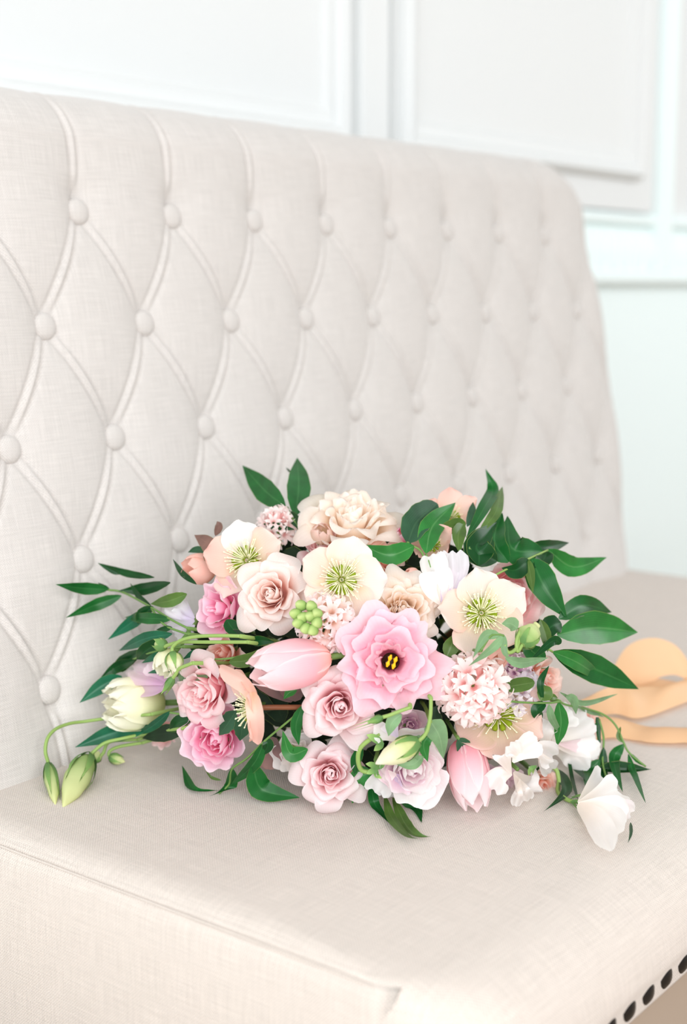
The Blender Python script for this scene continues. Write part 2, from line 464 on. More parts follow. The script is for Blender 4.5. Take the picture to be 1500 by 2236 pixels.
# end panel below the seam, stretched over the end of the seat box
NAIL = plain('black_nickel', (34, 30, 28), .32, .6); NAIL.node_tree.nodes['Principled BSDF'].inputs['Metallic'].default_value = .5
nv_ = []
for rr, zz in ((0, .0042), (.004, .0038), (.0072, .0022), (.009, .0006), (.0095, -.001)):
    for i in range(14): nv_.append((rr * math.cos(2 * math.pi * i / 14), rr * math.sin(2 * math.pi * i / 14), zz))
n0 = None
for kx in range(44):
    x = .7675 + .0139 * 2 * (kx - 4)
    if x < XL + .06 or x > XR - .05: continue
    if n0 is None: n0 = o = mesh_obj('nailhead', nv_, grid_faces(14, 5, True), NAIL, settee)
    else: o = n0.copy(); COL.objects.link(o); o.parent = settee
    o.location = Vector((x, YF + .003, .393)) - Vector(OFF)
    o.rotation_euler = Vector((0, -1, -.12)).to_track_quat('Z', 'Y').to_euler()
pv = []
for k in range(41):
    w = max(0, k - 1) / 39; y = (.440 if k == 0 else .450 + (YBK - .450) * w); c = .006 if k == 0 else 0
    for x_, z_ in ((XL + .02, .4622), (XL + .0042, .4618), (XL + .0018, .459), (XL - .001, .452), (XL - .002, .42), (XL - .002, .2), (XL + .02, .2)): pv.append((x_ - OFF[0] + c, y - OFF[1], z_))
pf = grid_faces(7, 41); pf.append(tuple(range(7)))
pan = mesh_obj('end_panel', pv, pf, FABRIC, settee); box_uv(pan)
apron = boxes('apron', [(XL + .0 - OFF[0], XR - .01 - OFF[0], YF + .022 - OFF[1], YBK - OFF[1], .2, .385), (XL + .004 - OFF[0], XL + .04 - OFF[0], .44 - OFF[1], YBK - OFF[1], .2, .385)], plain('shade_toned_linen', (166, 149, 133), .8), settee); apron['label'] = 'linen apron below the nailheads, coloured as if in shade'  # same linen as the seat, with the shade below it put into the colour
DWOOD = plain('dark_wood', (70, 52, 42), .5)
for lx, ly in ((XL + .08, YF + .07), (XR - .06, YF + .07), (XL + .08, YBK - .06), (XR - .06, YBK - .06)):
    tv, tf = tube_mesh([(lx - OFF[0], ly - OFF[1], .22), (lx - OFF[0], ly - OFF[1], .12), (lx - OFF[0], ly - OFF[1], .0)], [.024, .026, .018, .012], 12)
    mesh_obj('leg', tv, tf, DWOOD, settee)

# ------------------------------------------------------------------ flower-making
GRP = 'cut stems of the bridal bouquet'
CEN = CAM + ray(800, 1440) * 1.165
BIND = CEN + np.array([.105, .03, -.045])
TAIL = BIND + np.array([.15, .03, -.018])
STEM = plain('stem_green', (104, 138, 72), .5)
STEM_PALE = plain('stem_pale_green', (140, 168, 92), .5)
STEM_BROWN = plain('stem_brown', (120, 74, 48), .5)
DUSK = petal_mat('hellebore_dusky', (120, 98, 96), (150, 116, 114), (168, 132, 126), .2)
GREEN_BUD = petal_mat('green_bud', (120, 158, 84), (156, 186, 104), (196, 214, 140), .2)
CALYX = petal_mat('calyx_green', (104, 144, 84), (132, 170, 96), (164, 196, 118), .2)
ROSE_BLUSH = petal_mat('rose_blush', (254, 220, 211), (254, 237, 231), (254, 247, 244), .58)
ROSE_PINK = petal_mat('rose_pink', (253, 208, 211), (254, 231, 233), (254, 244, 245), .58)
ROSE_WARM = petal_mat('rose_warm_pink', (250, 172, 184), (253, 208, 215), (254, 238, 239), .55)
ROSE_CREAM = petal_mat('rose_cream', (254, 226, 184), (254, 241, 226), (255, 249, 243), .58)
ROSE_PEACH = petal_mat('rose_peach', (252, 190, 164), (253, 214, 200), (254, 232, 224), .5)
LISI = petal_mat('lisianthus_pink', (244, 146, 176), (251, 196, 213), (253, 224, 233), .5)
PEONY = petal_mat('peony_pink', (244, 132, 180), (251, 188, 214), (254, 226, 238), .45)
RANUN = petal_mat('ranunculus_blush', (248, 160, 166), (252, 206, 208), (254, 228, 227), .45)
BLUSHWHITE = petal_mat('blush_white', (254, 232, 238), (255, 246, 249), (255, 252, 252), .5)
HELLE = petal_mat('hellebore_cream', (232, 220, 184), (244, 234, 222), (247, 238, 232), .4, (.1, .5, .95))
HELLE_WARM = petal_mat('hellebore_warm', (234, 214, 172), (246, 226, 208), (248, 230, 220), .4, (.1, .5, .95), edge=(251, 212, 204))
HELLE_PEACH = petal_mat('hellebore_peach', (244, 216, 188), (249, 216, 202), (250, 204, 192), .4, (.1, .5, .95))
HELLE_MAUVE = petal_mat('hellebore_mauve', (206, 192, 142), (232, 208, 186), (240, 208, 198), .35, (.1, .5, .95), edge=(247, 218, 212))
TULIP = petal_mat('tulip_pink', (252, 220, 204), (252, 212, 220), (254, 236, 239), .5, (.05, .4, .95), edge=(255, 246, 245))
TULIP_DEEP = petal_mat('tulip_deep', (244, 160, 176), (252, 210, 218), (255, 242, 243), .5, (.02, .45, .9), edge=(255, 246, 245))
WHITE = petal_mat('sweet_pea_white', (254, 247, 240), (255, 252, 250), (255, 254, 253), .5)
LAV = petal_mat('lavender_white', (228, 216, 238), (246, 240, 247), (251, 248, 251), .45)
LAVPINK = petal_mat('lavender_pink', (224, 184, 214), (240, 212, 226), (248, 232, 238), .4)
HYA = petal_mat('hyacinth_blush', (253, 218, 216), (254, 237, 235), (255, 248, 246), .45)
HYA_WHITE = petal_mat('hyacinth_white', (250, 228, 214), (253, 240, 238), (254, 247, 248), .45)
CREAM_BUD = petal_mat('lisianthus_bud_cream', (218, 224, 160), (248, 247, 216), (254, 251, 236), .4)
BUD_GREEN = petal_mat('lisianthus_bud_green', (162, 190, 118), (212, 222, 160), (226, 230, 170), .3)
STAMEN = plain('stamen_cream', (246, 244, 208), .6)
NECT = petal_mat('nectary_green', (150, 170, 40), (168, 186, 56), (196, 206, 90), .3)
YELLOW = plain('pollen_yellow', (240, 184, 20), .6)
THROAT = plain('throat_dark', (62, 34, 20), .6)
L = {'dark': leaf_mat('leaf_dark', (12, 66, 26), (52, 112, 60)), 'mid': leaf_mat('leaf_mid', (24, 92, 38), (84, 140, 84)),
     'light': leaf_mat('leaf_light', (44, 116, 50), (120, 170, 110)), 'olive': leaf_mat('leaf_olive', (78, 108, 48), (126, 148, 92)),
     'sage': leaf_mat('leaf_sage', (116, 150, 108), (150, 178, 136), .5), 'teal': leaf_mat('leaf_teal', (22, 96, 66), (80, 146, 116)),
     'brown': leaf_mat('leaf_brown', (132, 98, 88), (158, 120, 104), .5), 'rose': leaf_mat('leaf_rose', (44, 82, 56), (74, 110, 78), .5),
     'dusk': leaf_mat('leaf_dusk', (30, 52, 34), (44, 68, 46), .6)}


def petal(cl, hw, kap, phi=0., ruf=0., rf=2., ph=0., tip=.22, tp=2.6, notch=0., nu=11, nv=12, ecurl=0., twist=0., wob=0., frill=0., skew=0., rev=None):
    """One petal: CL is its centreline (r, z), HW its half width along it, KAP how much it wraps round the axis."""
    d = catmull(cl, 40); sl = np.concatenate([[0], np.cumsum(np.hypot(*np.diff(d, axis=0).T))]); sl /= sl[-1]
    T = np.gradient(d, sl, axis=0); T /= np.hypot(T[:, 0], T[:, 1])[:, None]
    u, v = np.meshgrid(np.linspace(-1, 1, nu), np.linspace(0, 1, nv))
    ve = np.clip(v * (1 - tip * np.abs(u) ** tp - notch * np.exp(-(u / .22) ** 2)), 0, 1)
    ve = ve * (1 + frill * v * np.sin(u * 17 + ph * 3) * .5 + frill * v * np.sin(u * 31 + ph) * .3)
    ve = np.clip(ve, 0, 1)
    f = lambda a: np.interp(ve, sl, a)
    r, z, tr, tz = f(d[:, 0]), f(d[:, 1]), f(T[:, 0]), f(T[:, 1])
    w = np.interp(v, *zip(*hw)) if isinstance(hw[0], tuple) else np.interp(v, np.linspace(0, 1, len(hw)), hw)
    if rev is not None:             # wrapped round the flower's axis; REV = how far the petal spirals out across its width
        a = phi + u * w; r2 = r + rev * u * (.3 + .7 * v) + ruf * v ** 2 * np.sin(rf * math.pi * u + ph); z2 = z + .7 * ruf * v ** 2 * np.sin(rf * math.pi * u + ph + 1.3) + wob * np.sin(4 * u + ph) * v - ecurl * np.abs(u) ** 3 * v
        r2 = np.maximum(r2, .004)
        return np.stack([r2 * np.cos(a), r2 * np.sin(a), z2], -1).reshape(-1, 3), grid_faces(nu, nv), {'g': v.ravel(), 'e': np.abs(u).ravel()}
    if np.isscalar(kap): k = max(abs(kap), 1e-3) * (1 if kap >= 0 else -1)
    a = np.clip(u * w * k, -3.0, 3.0); lat = np.sin(a) / k; dep = (1 - np.cos(a)) / k
    dep = dep + skew * u * w * v - ecurl * np.abs(u) ** 4 * w * v + ruf * v ** 1.7 * np.sin(rf * math.pi * u + ph) + wob * np.sin(5 * v + 3 * u + ph) * v
    r2, z2 = r - tz * dep, z + tr * dep
    an = phi + twist * v
    x = r2 * np.cos(an) - lat * np.sin(an); y = r2 * np.sin(an) + lat * np.cos(an)
    return np.stack([x, y, z2], -1).reshape(-1, 3), grid_faces(nu, nv), {'g': v.ravel(), 'e': np.abs(u).ravel()}


def pmesh(root, name, mat, R, *a, **k):
    v, f, at_ = petal(*a, **k)
    return mesh_obj(name, v * R, f, mat, root, at_)


def thing(name, label, cat, px, py, face, Rpx, dz=0., spin=0., base=.5, group=GRP):
    """Empty at a flower's base; +Z is the way the flower faces (right, up, towards the viewer of the photograph)."""
    p = at(px, py, dz); dep = (p - CAM) @ FW; R = Rpx * dep / FPX
    n = unit(RT * face[0] + UP * face[1] - FW * face[2])
    xa = unit(UP - n * (UP @ n)) if abs(UP @ n) < .93 else unit(RT - n * (RT @ n))
    ya = np.cross(n, xa); c, s = math.cos(spin), math.sin(spin)
    X = xa * c + ya * s; Y = np.cross(n, X)
    m = np.stack([X, Y, n], 1); loc = p - n * base * R
    o = empty(name, loc, m); tagged(o, label, cat, group)
    o['_'] = 0; del o['_']
    return o, R, m, loc


def stem(root, m, loc, R, start=(0, 0, 0), mat=None, rad=.0022, path=None):
    """Stem from the flower's base to the binding point and on to the stem ends behind the bouquet."""
    n = m[:, 2]; s0 = loc + m @ (np.array(start) * R)
    j = np.array([rnd.uniform(-.012, .012), rnd.uniform(-.012, .012), rnd.uniform(-.008, .012)])
    dn = np.linalg.norm(BIND - s0)
    pts = [s0, s0 - n * dn * .22 + (BIND - s0) * .1, BIND + j, TAIL + j * 1.4] if path is None else path
    for p in pts: p[2] = max(p[2], SEAT + .006)
    v, f = tube_mesh([m.T @ (p - loc) for p in pts], [rad * .9, rad, rad], 6, 14)
    mesh_obj('stem', v, f, mat or STEM, root)


def calyx(root, R, mat=CALYX, n=5, ln=.5, w=.14, z0=-.0, spread=.35):
    for i in range(n):
        pmesh(root, 'sepal', mat, R, [(.03, z0), (.12, z0 + .02), (spread * .8, z0 + ln * .5), (spread * 1.1, z0 + ln)], [(0, .1), (.3, w), (.7, w * .7), (1, .01)], 1.5, phi=2 * math.pi * i / n + .3, nu=5, nv=7)


def rose(px, py, face, Rpx, mat, label, dz=0., n=34, spin=0., opening=1., ruf=.02, cat='rose', name='rose', seed=0, tight=1.):
    root, R, m, loc = thing(name, label, cat, px, py, face, Rpx * 1.15, dz, spin, .85)
    q = random.Random(seed + int(px))
    for i in range(n):
        s = i / (n - 1); jt = lambda a: q.uniform(-a, a)
        rm = .04 + .62 * s * tight + jt(.012)
        zt = 1.05 + .04 * min(s, .5) - .58 * max(0, s - .45) ** 1.3 * opening + jt(.02)
        fl = (-.075 * max(0, 1 - s / .45) + .02 * s + .50 * max(0, s - .45) ** 1.1) * opening; ro = (.0 + .25 * s ** 1.4) * opening
        c = .62 * min(1, max(0, (s - .08) / .4))
        cl = [(.02, .05), (rm * (.8 - .40 * c), .32), (rm * (1 - .30 * c), zt - .30), (rm * (1 - .08 * c) + .10 * fl, zt - .12), (rm + .5 * fl, zt - .025), (rm + 1.0 * fl, zt - .02 - ro * .35), (max(.01, rm + 1.2 * fl), zt - ro)]
        w = 2.3 - 3.4 * s if s < .35 else 1.12 - .42 * (s - .35) / .65 + jt(.06)
        pmesh(root, 'petal', mat, R, cl, [(0, w * .8), (.3, w), (.6, w), (.8, w * .97), (1, w * .8)], 1,
              phi=i * 2.399 + jt(.5), ruf=(ruf + .012) * (.3 + s), rf=1. + q.random(), ph=q.random() * 6, tip=.14 + .16 * s + q.random() * .06, tp=2.6 - .9 * s, ecurl=.03 * s, wob=.022, nu=19, nv=15, rev=(.03 + .03 * q.random()) * (1 if q.random() < .75 else -1))
    calyx(root, R, CALYX, 5, .5, .12, -.02, .4)
    stem(root, m, loc, R)
    return root


def ruffled(px, py, face, Rpx, mat, label, dz=0., n=34, spin=0., close=.6, ruf=.07, cat='flower', name='peony', seed=0, throat=False, flat=.8, frill=.012, mats=None):
    """Many-petalled ruffled flower (peony, ranunculus, double lisianthus)."""
    root, R, m, loc = thing(name, label, cat, px, py, face, Rpx, dz, spin, flat)
    q = random.Random(seed + int(px))
    r0 = .30 if throat else .04
    for i in range(n):
        s = i / (n - 1); jt = lambda a: q.uniform(-a, a)
        rm = r0 + (.80 - r0) * s ** .9 + jt(.03)
        zt = flat + .16 - .42 * s ** 1.7 + jt(.06)
        lean = .26 * s - close * .30 * (1 - s) + jt(.06)
        if throat: rm = .24 + .30 * s + jt(.03); lean = .12 + .44 * s ** .8 + jt(.06); zt = flat + .12 - .34 * s + jt(.04)
        cl = [(.03, 0), (rm * .6, .10), (rm * .95, .34 + .1 * (1 - s)), (rm + lean * .35, zt - .2), (rm + lean * .8, zt - .02), (rm + lean * 1.1, zt - .04 * s)]
        w = (.46 if throat else .36) + .30 * s + jt(.05)
        a_ = min(1.6, w / (rm + .12 + .25 * s)) if throat else min(1.7, 1.5 * w / (rm + .15))
        if not throat and i == 0: ruf *= .6
        pmesh(root, 'petal', (mats[i % len(mats)] if mats else mat), R, cl, [(0, a_ * .8), (.35, a_ * .9), (.7, a_), (.92, a_ * .95), (1, a_ * .85)], 1, phi=i * 2.399 + jt(.35), rev=.04 * (1 if q.random() < .7 else -1),
              ruf=ruf * (.5 + s), rf=1.6 + 1.6 * q.random(), ph=q.random() * 6, tip=.22, tp=2.4, notch=.03 * q.random(), wob=.02, frill=frill, nu=21, nv=13)
    if throat:
        v, f = [], []
        pmesh(root, 'throat', THROAT, R, [(.02, .16), (.08, .17), (.13, .22), (.16, .30)], [.05, .4, .5, .5], 6, nu=25, nv=5, tip=0)
        for i in range(4):
            pmesh(root, 'throat', THROAT, R, [(.02, .15), (.08, .16), (.13, .22), (.16, .31)], [.05, .14, .17, .12], 6, phi=i * 1.57, nu=7, nv=5, tip=.1)
        for i in range(4):
            a = i * 1.6 + .4; c = np.array([.08 * math.cos(a), .08 * math.sin(a), .50])
            tv, tf = tube_mesh([c - (0, 0, .3), c - (0, 0, .12), c], [.02 * 1, .016], 5, 6); mesh_obj('stamen', tv * R, tf, STAMEN, root)
            tv, tf = tube_mesh([c + (-.06, .02, .0), c, c + (.06, -.02, .03)], [.014, .042, .014], 9, 9); mesh_obj('anther', tv * R, tf, YELLOW, root)
    calyx(root, R, CALYX, 5, .45, .12, -.02, .45)
    stem(root, m, loc, R)
    return root


def stamens(root, R, n, seed, ln=.5, spread=1.15, z0=.05):
    q = random.Random(seed); V, F = [], []
    for i in range(n):
        a = i * 2.399; t = spread * math.sqrt((i + .5) / n) + q.uniform(-.1, .1); l = ln * q.uniform(.75, 1.08)
        d = np.array([math.sin(t) * math.cos(a), math.sin(t) * math.sin(a), math.cos(t)]); b = np.array([.07 * math.cos(a), .07 * math.sin(a), z0])
        bend = np.array([q.uniform(-.05, .05), q.uniform(-.05, .05), -.03])
        tv, tf = tube_mesh([b, b + d * l * .5 + bend * .3, b + d * l + bend], [.0115, .0105, .0095], 4, 5)
        k = len(V); V += list(tv); F += [tuple(x + k for x in p) for p in tf]
        e = b + d * l + bend
        tv, tf = tube_mesh([e - d * .022, e, e + d * .03], [.008, .024, .006], 5, 4)
        k = len(V); V += list(tv); F += [tuple(x + k for x in p) for p in tf]
    o = mesh_obj('stamens', np.array(V) * R, F, STAMEN, root); o['kind'] = 'stuff'


def hellebore(px, py, face, Rpx, mat, label, dz=0., spin=0., cup=.25, n_st=60, seed=0, angles=None, mats=None, w=.58, sm=True, base=.12):
    root, R, m, loc = thing('hellebore', label, 'flower', px, py, face, Rpx, dz, 0, base)
    q = random.Random(seed + int(px))
    angles = angles or [math.degrees(spin) + 72 * i for i in range(5)]
    for i, a in enumerate(angles):
        ang = math.radians(a) - math.pi / 2          # degrees anticlockwise from the picture's right-hand side; local X is 'up'
        lift = .045 * (i % 2); c = cup * q.uniform(.8, 1.2); ln = q.uniform(.94, 1.06); ww = w * q.uniform(.84, .98); sk = q.uniform(.12, .34) * (1 if q.random() < .8 else -1)
        cl = [(.02, lift), (.25, lift + c * .10), (.55 * ln, lift + c * .45), (.85 * ln, lift + c * .95), (1.0 * ln, lift + c * 1.15)]
        pmesh(root, 'sepal', (mats or [mat])[i % len(mats or [mat])], R, cl, [(0, .14), (.18, ww * .55), (.45, ww * .95), (.65, ww), (.85, ww * .82), (.95, ww * .5), (1, ww * .22)], .75,
              phi=ang, skew=sk, ruf=.04, rf=1.4, ph=q.random() * 6, tip=.06, tp=2, wob=.02, nu=15, nv=14, frill=.012)
    nm = None
    for i in range(11):
        a = i * 2 * math.pi / 11
        tv, tf = tube_mesh([(.06, 0, .04), (.18, 0, .10), (.29, 0, .15), (.34, 0, .16)], [.025, .05, .066, .045], 7, 9)
        if nm is None: nm = o = mesh_obj('nectary', tv * R, tf, NECT, root)
        else: o = nm.copy(); COL.objects.link(o); o.parent = root
        o.rotation_euler = (0, 0, a)
    if sm: stamens(root, R, n_st, seed, .5, 1.2)
    stem(root, m, loc, R, mat=STEM_BROWN if mat in (HELLE_PEACH, HELLE_MAUVE) else STEM)
    return root


def tulip(px, py, face, Rpx, ln, mat, label, dz=0., spin=0., opening=.2, name='tulip', cat='tulip', base=None, stemmat=None, ruf=.0, tip=.30, calyxes=False, n=3, seed=0, frill=0.):
    """Cup of two whorls of petals; LN is its length in radii; the point given is its middle."""
    root, R, m, loc = thing(name, label, cat, px, py, face, Rpx, dz, spin, ln * .5 if base is None else base)
    q = random.Random(seed + int(px))
    for k in range(2 * n):
        o = k % 2; phi = math.pi * k / n + q.uniform(-.1, .1); g = .93 if o else 1.0
        cl = [(.05, 0), (.55 * g, .08 * ln), (.95 * g, .32 * ln), (1.0 * g, .55 * ln), ((.78 + opening * .5) * g, .80 * ln), ((.42 + opening) * g, (.98 + .03 * o) * ln)]
        wv = 1.02 if n == 3 else .8
        pmesh(root, 'petal', mat, R, cl, [(0, .22), (.2, wv * .72), (.5, wv), (.75, wv * .82), (.92, wv * .45), (1, wv * .12)], .98, phi=phi, ruf=.03 + ruf, rf=1.5, ph=q.random() * 6, tip=.05, ecurl=.08, nu=13, nv=14, frill=frill)
    if calyxes: calyx(root, R, CALYX, 5, ln * .4, .16, -.03, .95)
    stem(root, m, loc, R, mat=stemmat, rad=.0028)
    return root


def blade(root, name, pts, wpx, mat, prof='leaf', roll=0., fold=.25, cup=0., ruf=0., rf=2., bow=.0, nu=9, nv=15, ph=0., frill=0., gap=.006, notch=0.):
    """A leaf or a loose petal along a midrib of picture points (x, y, depth offset), built in the scene at real depth."""
    P = catmull([at(*p, gap=gap) if len(p) == 3 else at(*p, 0, gap) for p in pts], nv); T = np.gradient(P, axis=0)
    Lg = np.linalg.norm(P[-1] - P[0])
    ws = {'leaf': ([0, .06, .2, .42, .68, .88, 1], [.1, .42, .84, 1, .74, .28, 0]), 'lance': ([0, .1, .3, .5, .75, .92, 1], [.12, .5, .92, 1, .7, .25, 0]),
          'oval': ([0, .06, .25, .5, .75, .94, 1], [.12, .5, .92, 1, .9, .45, .05]), 'petal': ([0, .1, .35, .65, .85, .96, 1], [.18, .42, .82, 1, .9, .55, .2]),
          'fan': ([0, .1, .4, .75, .92, 1], [.08, .22, .62, 1, .96, .7]), 'heart': ([0, .04, .15, .3, .6, .85, 1], [.3, .85, 1, .96, .62, .26, 0]),
          'strap': ([0, .1, .5, .9, 1], [.6, .9, 1, .7, .1])}[prof]
    s = np.linspace(0, 1, nv); wd_ = np.interp(s, *ws)
    V, G, E = [], [], []
    us = np.linspace(-1, 1, nu)
    o_ = np.array(root.location); inv = np.array(root.matrix_basis.to_3x3().inverted())
    for j in range(nv):
        t = unit(T[j]); view = unit(CAM - P[j]); n = unit(view - t * (view @ t)); sd = np.cross(t, n)
        c, sn = math.cos(roll), math.sin(roll); sd, n = sd * c + n * sn, n * c - sd * sn
        dep = (P[j] - CAM) @ FW; w = wpx * .5 * dep / FPX * wd_[j]
        for u in us:
            sj = s[j] * (1 - notch * math.exp(-(u / .25) ** 2)); jj = min(int(sj * (nv - 1)), nv - 2); fr = sj * (nv - 1) - jj
            pp = P[jj] * (1 - fr) + P[jj + 1] * fr
            V.append(pp + sd * u * w * (1 + frill * math.sin(9 * s[j] * 3 + ph)) + n * (fold * abs(u) * w + cup * u * u * w + ruf * w * s[j] * math.sin(rf * math.pi * u + ph) + .03 * w * math.sin(9 * s[j] + ph) + bow * Lg * math.sin(math.pi * s[j])) - o_)
            G.append(s[j]); E.append(abs(u))
    V = np.array(V); zmin = SEAT + .002 + rnd.random() * .005 - o_[2]
    V[:, 2] = np.maximum(V[:, 2], zmin)
    return mesh_obj(name, V @ inv.T, grid_faces(nu, nv), mat, root, {'g': G, 'e': E})


def vine(root, name, pts, rad, mat, gap=.006, n=6):
    P = [at(*(p if len(p) == 3 else (*p, 0.)), gap=gap) for p in pts]
    v, f = tube_mesh([p - np.array(root.location) for p in P], rad, n, max(8, 5 * len(pts)))
    return mesh_obj(name, v, f, mat, root)


def spray(name, label, cat, px, py, dz=0., group=GRP):
    o = empty(name, at(px, py, dz)); return tagged(o, label, cat, group)


def to_bind(root, px, py, dz=0., mat=None, rad=.0016):
    a = at(px, py, dz); j = np.array([rnd.uniform(-.012, .012), rnd.uniform(-.012, .012), rnd.uniform(-.006, .012)])
    pts = [a, a + FW * .04 + (BIND - a) * .25, BIND + j, TAIL + j * 1.3]
    for p in pts: p[2] = max(p[2], SEAT + .006)
    v, f = tube_mesh([p - np.array(root.location) for p in pts], rad, 6, 14)
    mesh_obj('stem', v, f, mat or STEM, root)


def leaves(name, label, cat, stempts, lst, back=True, mat=None, group=GRP, rad=.0009, dz0=0.):
    """A foliage spray: stem through picture points, then leaves (points, width px, tone, options)."""
    root = spray(name, label, cat, *(stempts[-1] if len(stempts[-1]) == 3 else (*stempts[-1], 0.)), group=group)
    stempts = [(p[0], p[1], (p[2] if len(p) > 2 else 0) + dz0) for p in stempts]
    if len(stempts) > 1: vine(root, 'twig', stempts, rad, mat or STEM)
    if back: to_bind(root, *(stempts[-1] if len(stempts[-1]) == 3 else (*stempts[-1], 0.)), mat=mat)
    for it in lst:
        pts, w, tone = it[:3]; pts = [(p[0], p[1], (p[2] if len(p) > 2 else 0) + dz0) for p in pts]; o = dict(it[3]) if len(it) > 3 else {}
        blade(root, o.pop('name', 'leaf'), pts, w, L[tone], o.pop('prof', 'leaf'), roll=o.pop('roll', rnd.uniform(-.3, .3)), bow=o.pop('bow', rnd.uniform(.0, .04)), ph=rnd.random() * 6, **o)
    return root


def floret_mesh(R, mat, seed, open_=1.):
    q = random.Random(seed); V, F, G, E = [], [], [], []
    for i in range(6):
        v, f, a = petal([(.12, -.6), (.18, -.2), (.22, .2), (.38 * open_ + .1, .55), (.74 * open_ + .1, .68), (.98 * open_ + .1, .62)], [(0, .13), (.4, .16), (.7, .225), (.9, .17), (1, .04)], 1.3, phi=i * math.pi / 3 + q.uniform(-.12, .12), nu=5, nv=9, tip=.05, wob=.03, ph=i)
        k = len(V); V += list(v * R); F += [tuple(x + k for x in p) for p in f]; G += list(a['g']); E += list(a['e'])
    me = bpy.data.meshes.new('floret'); me.from_pydata([tuple(p) for p in V], [], F); me.polygons.foreach_set('use_smooth', [True] * len(F))
    for k, a in (('g', G), ('e', E)): me.attributes.new(k, 'FLOAT', 'POINT').data.foreach_set('value', a)
    me.materials.append(mat); return me


def hyacinth(px, py, face, Rpx, mat, label, n=34, dz=0., stretch=1.2, fr=.3, seed=0, top=None, lo=.0):
    root, R, m, loc = thing('hyacinth', label, 'flower', px, py, face, Rpx, dz, 0, .55)
    ms = [floret_mesh(R * fr, mat, i, o_) for i, o_ in enumerate((1., .8, .5))]; q = random.Random(seed)
    for i in range(n):
        c = 1 - (i + .5) / n * (1.15 - lo); sn = math.sqrt(max(0, 1 - c * c)); a = i * 2.399
        d = np.array([sn * math.cos(a), sn * math.sin(a) * 1., c]); pos = d * np.array([.72, .72, .72 * stretch]) * R
        o = bpy.data.objects.new('floret', ms[q.choice((0, 0, 1, 1, 2))]); COL.objects.link(o); o.parent = root
        dd = d + np.array([q.uniform(-.3, .3), q.uniform(-.3, .3), q.uniform(-.2, .2)])
        o.location = pos; o.rotation_euler = Vector(dd).to_track_quat('Z', 'Y').to_euler(); o.scale = [q.uniform(.85, 1.15)] * 3
    tv, tf = tube_mesh([(0, 0, -.8), (0, 0, 0), (0, 0, .6)], [.08, .1, .05], 7, 6); mesh_obj('stalk', tv * R, tf, STEM_PALE, root)
    stem(root, m, loc, R, (0, 0, -.8), STEM_PALE, .003)
    return root, R, m, loc


def bud(px0, py0, px1, py1, Rpx, mat, label, dz=0., dz1=None, name='lisianthus_bud', stempts=None, sepals=5, cat='bud', twist=2.2, lobes=3, fat=.45, seplen=.55, sepw=.22, stemmat=None, to_b=True, tipw=.06, gap=.004):
    """Closed bud from its base (px0, py0) to its tip; the spiral of the furled petals shows as shallow lobes."""
    dz1 = dz if dz1 is None else dz1
    a, b = at(px0, py0, dz, gap), at(px1, py1, dz1, gap); n = b - a; Lg = np.linalg.norm(n); n = n / Lg
    R = Rpx * ((a - CAM) @ FW) / FPX
    if a[2] - R < SEAT: a[2] = SEAT + R * .8
    xa = unit(UP - n * (UP @ n)) if abs(UP @ n) < .93 else unit(RT - n * (RT @ n)); ya = np.cross(n, xa); m = np.stack([xa, ya, n], 1)
    root = empty(name, a, m); tagged(root, label, cat, GRP)
    V, G = [], []
    pr = np.interp(np.linspace(0, 1, 22), [0, .06, .2, fat, .72, .9, 1], [.2, .5, .85, 1, .72, .3, tipw])
    nw = 24
    for j in range(22):
        w = j / 21
        for i in range(nw):
            t = 2 * math.pi * i / nw; r = pr[j] * R * (1 + .10 * math.cos(lobes * (t + twist * w)) * w)
            V.append((r * math.cos(t), r * math.sin(t), w * Lg)); G.append(w)
    f = grid_faces(nw, 22, True); f.append(tuple(21 * nw + i for i in range(nw))); f.append(tuple(range(nw))[::-1])
    mesh_obj('petals', V, f, mat, root, {'g': G, 'e': [0] * len(G)})
    for i in range(sepals):
        pmesh(root, 'sepal', CALYX, 1, [(R * .3, -.02 * Lg), (R * .82, Lg * .12), (R * 1.1, Lg * fat * .8), (R * .95, Lg * seplen * .9), (R * .9, Lg * seplen * 1.15)], [(0, R * .34), (.3, R * sepw * 1.5), (.7, R * sepw), (1, R * .02)], .8 / R, phi=2 * math.pi * i / max(1, sepals) + .5, nu=5, nv=9)
    loc = a
    if stempts:
        P = [a] + [at(*(p if len(p) == 3 else (*p, dz)), gap=gap) for p in stempts]
        tv, tf = tube_mesh([m.T @ (p - loc) for p in P], [.0015, .0014, .0014], 7, 8 * len(P)); mesh_obj('stem', tv, tf, stemmat or STEM_PALE, root)
        if to_b:
            e = P[-1]; tv, tf = tube_mesh([m.T @ (p - loc) for p in (e, e + FW * .03 + (BIND - e) * .3, BIND, TAIL)], .0016, 6, 12); mesh_obj('stem', tv, tf, stemmat or STEM_PALE, root)
    else: stem(root, m, loc, 1)
    return root, m, loc


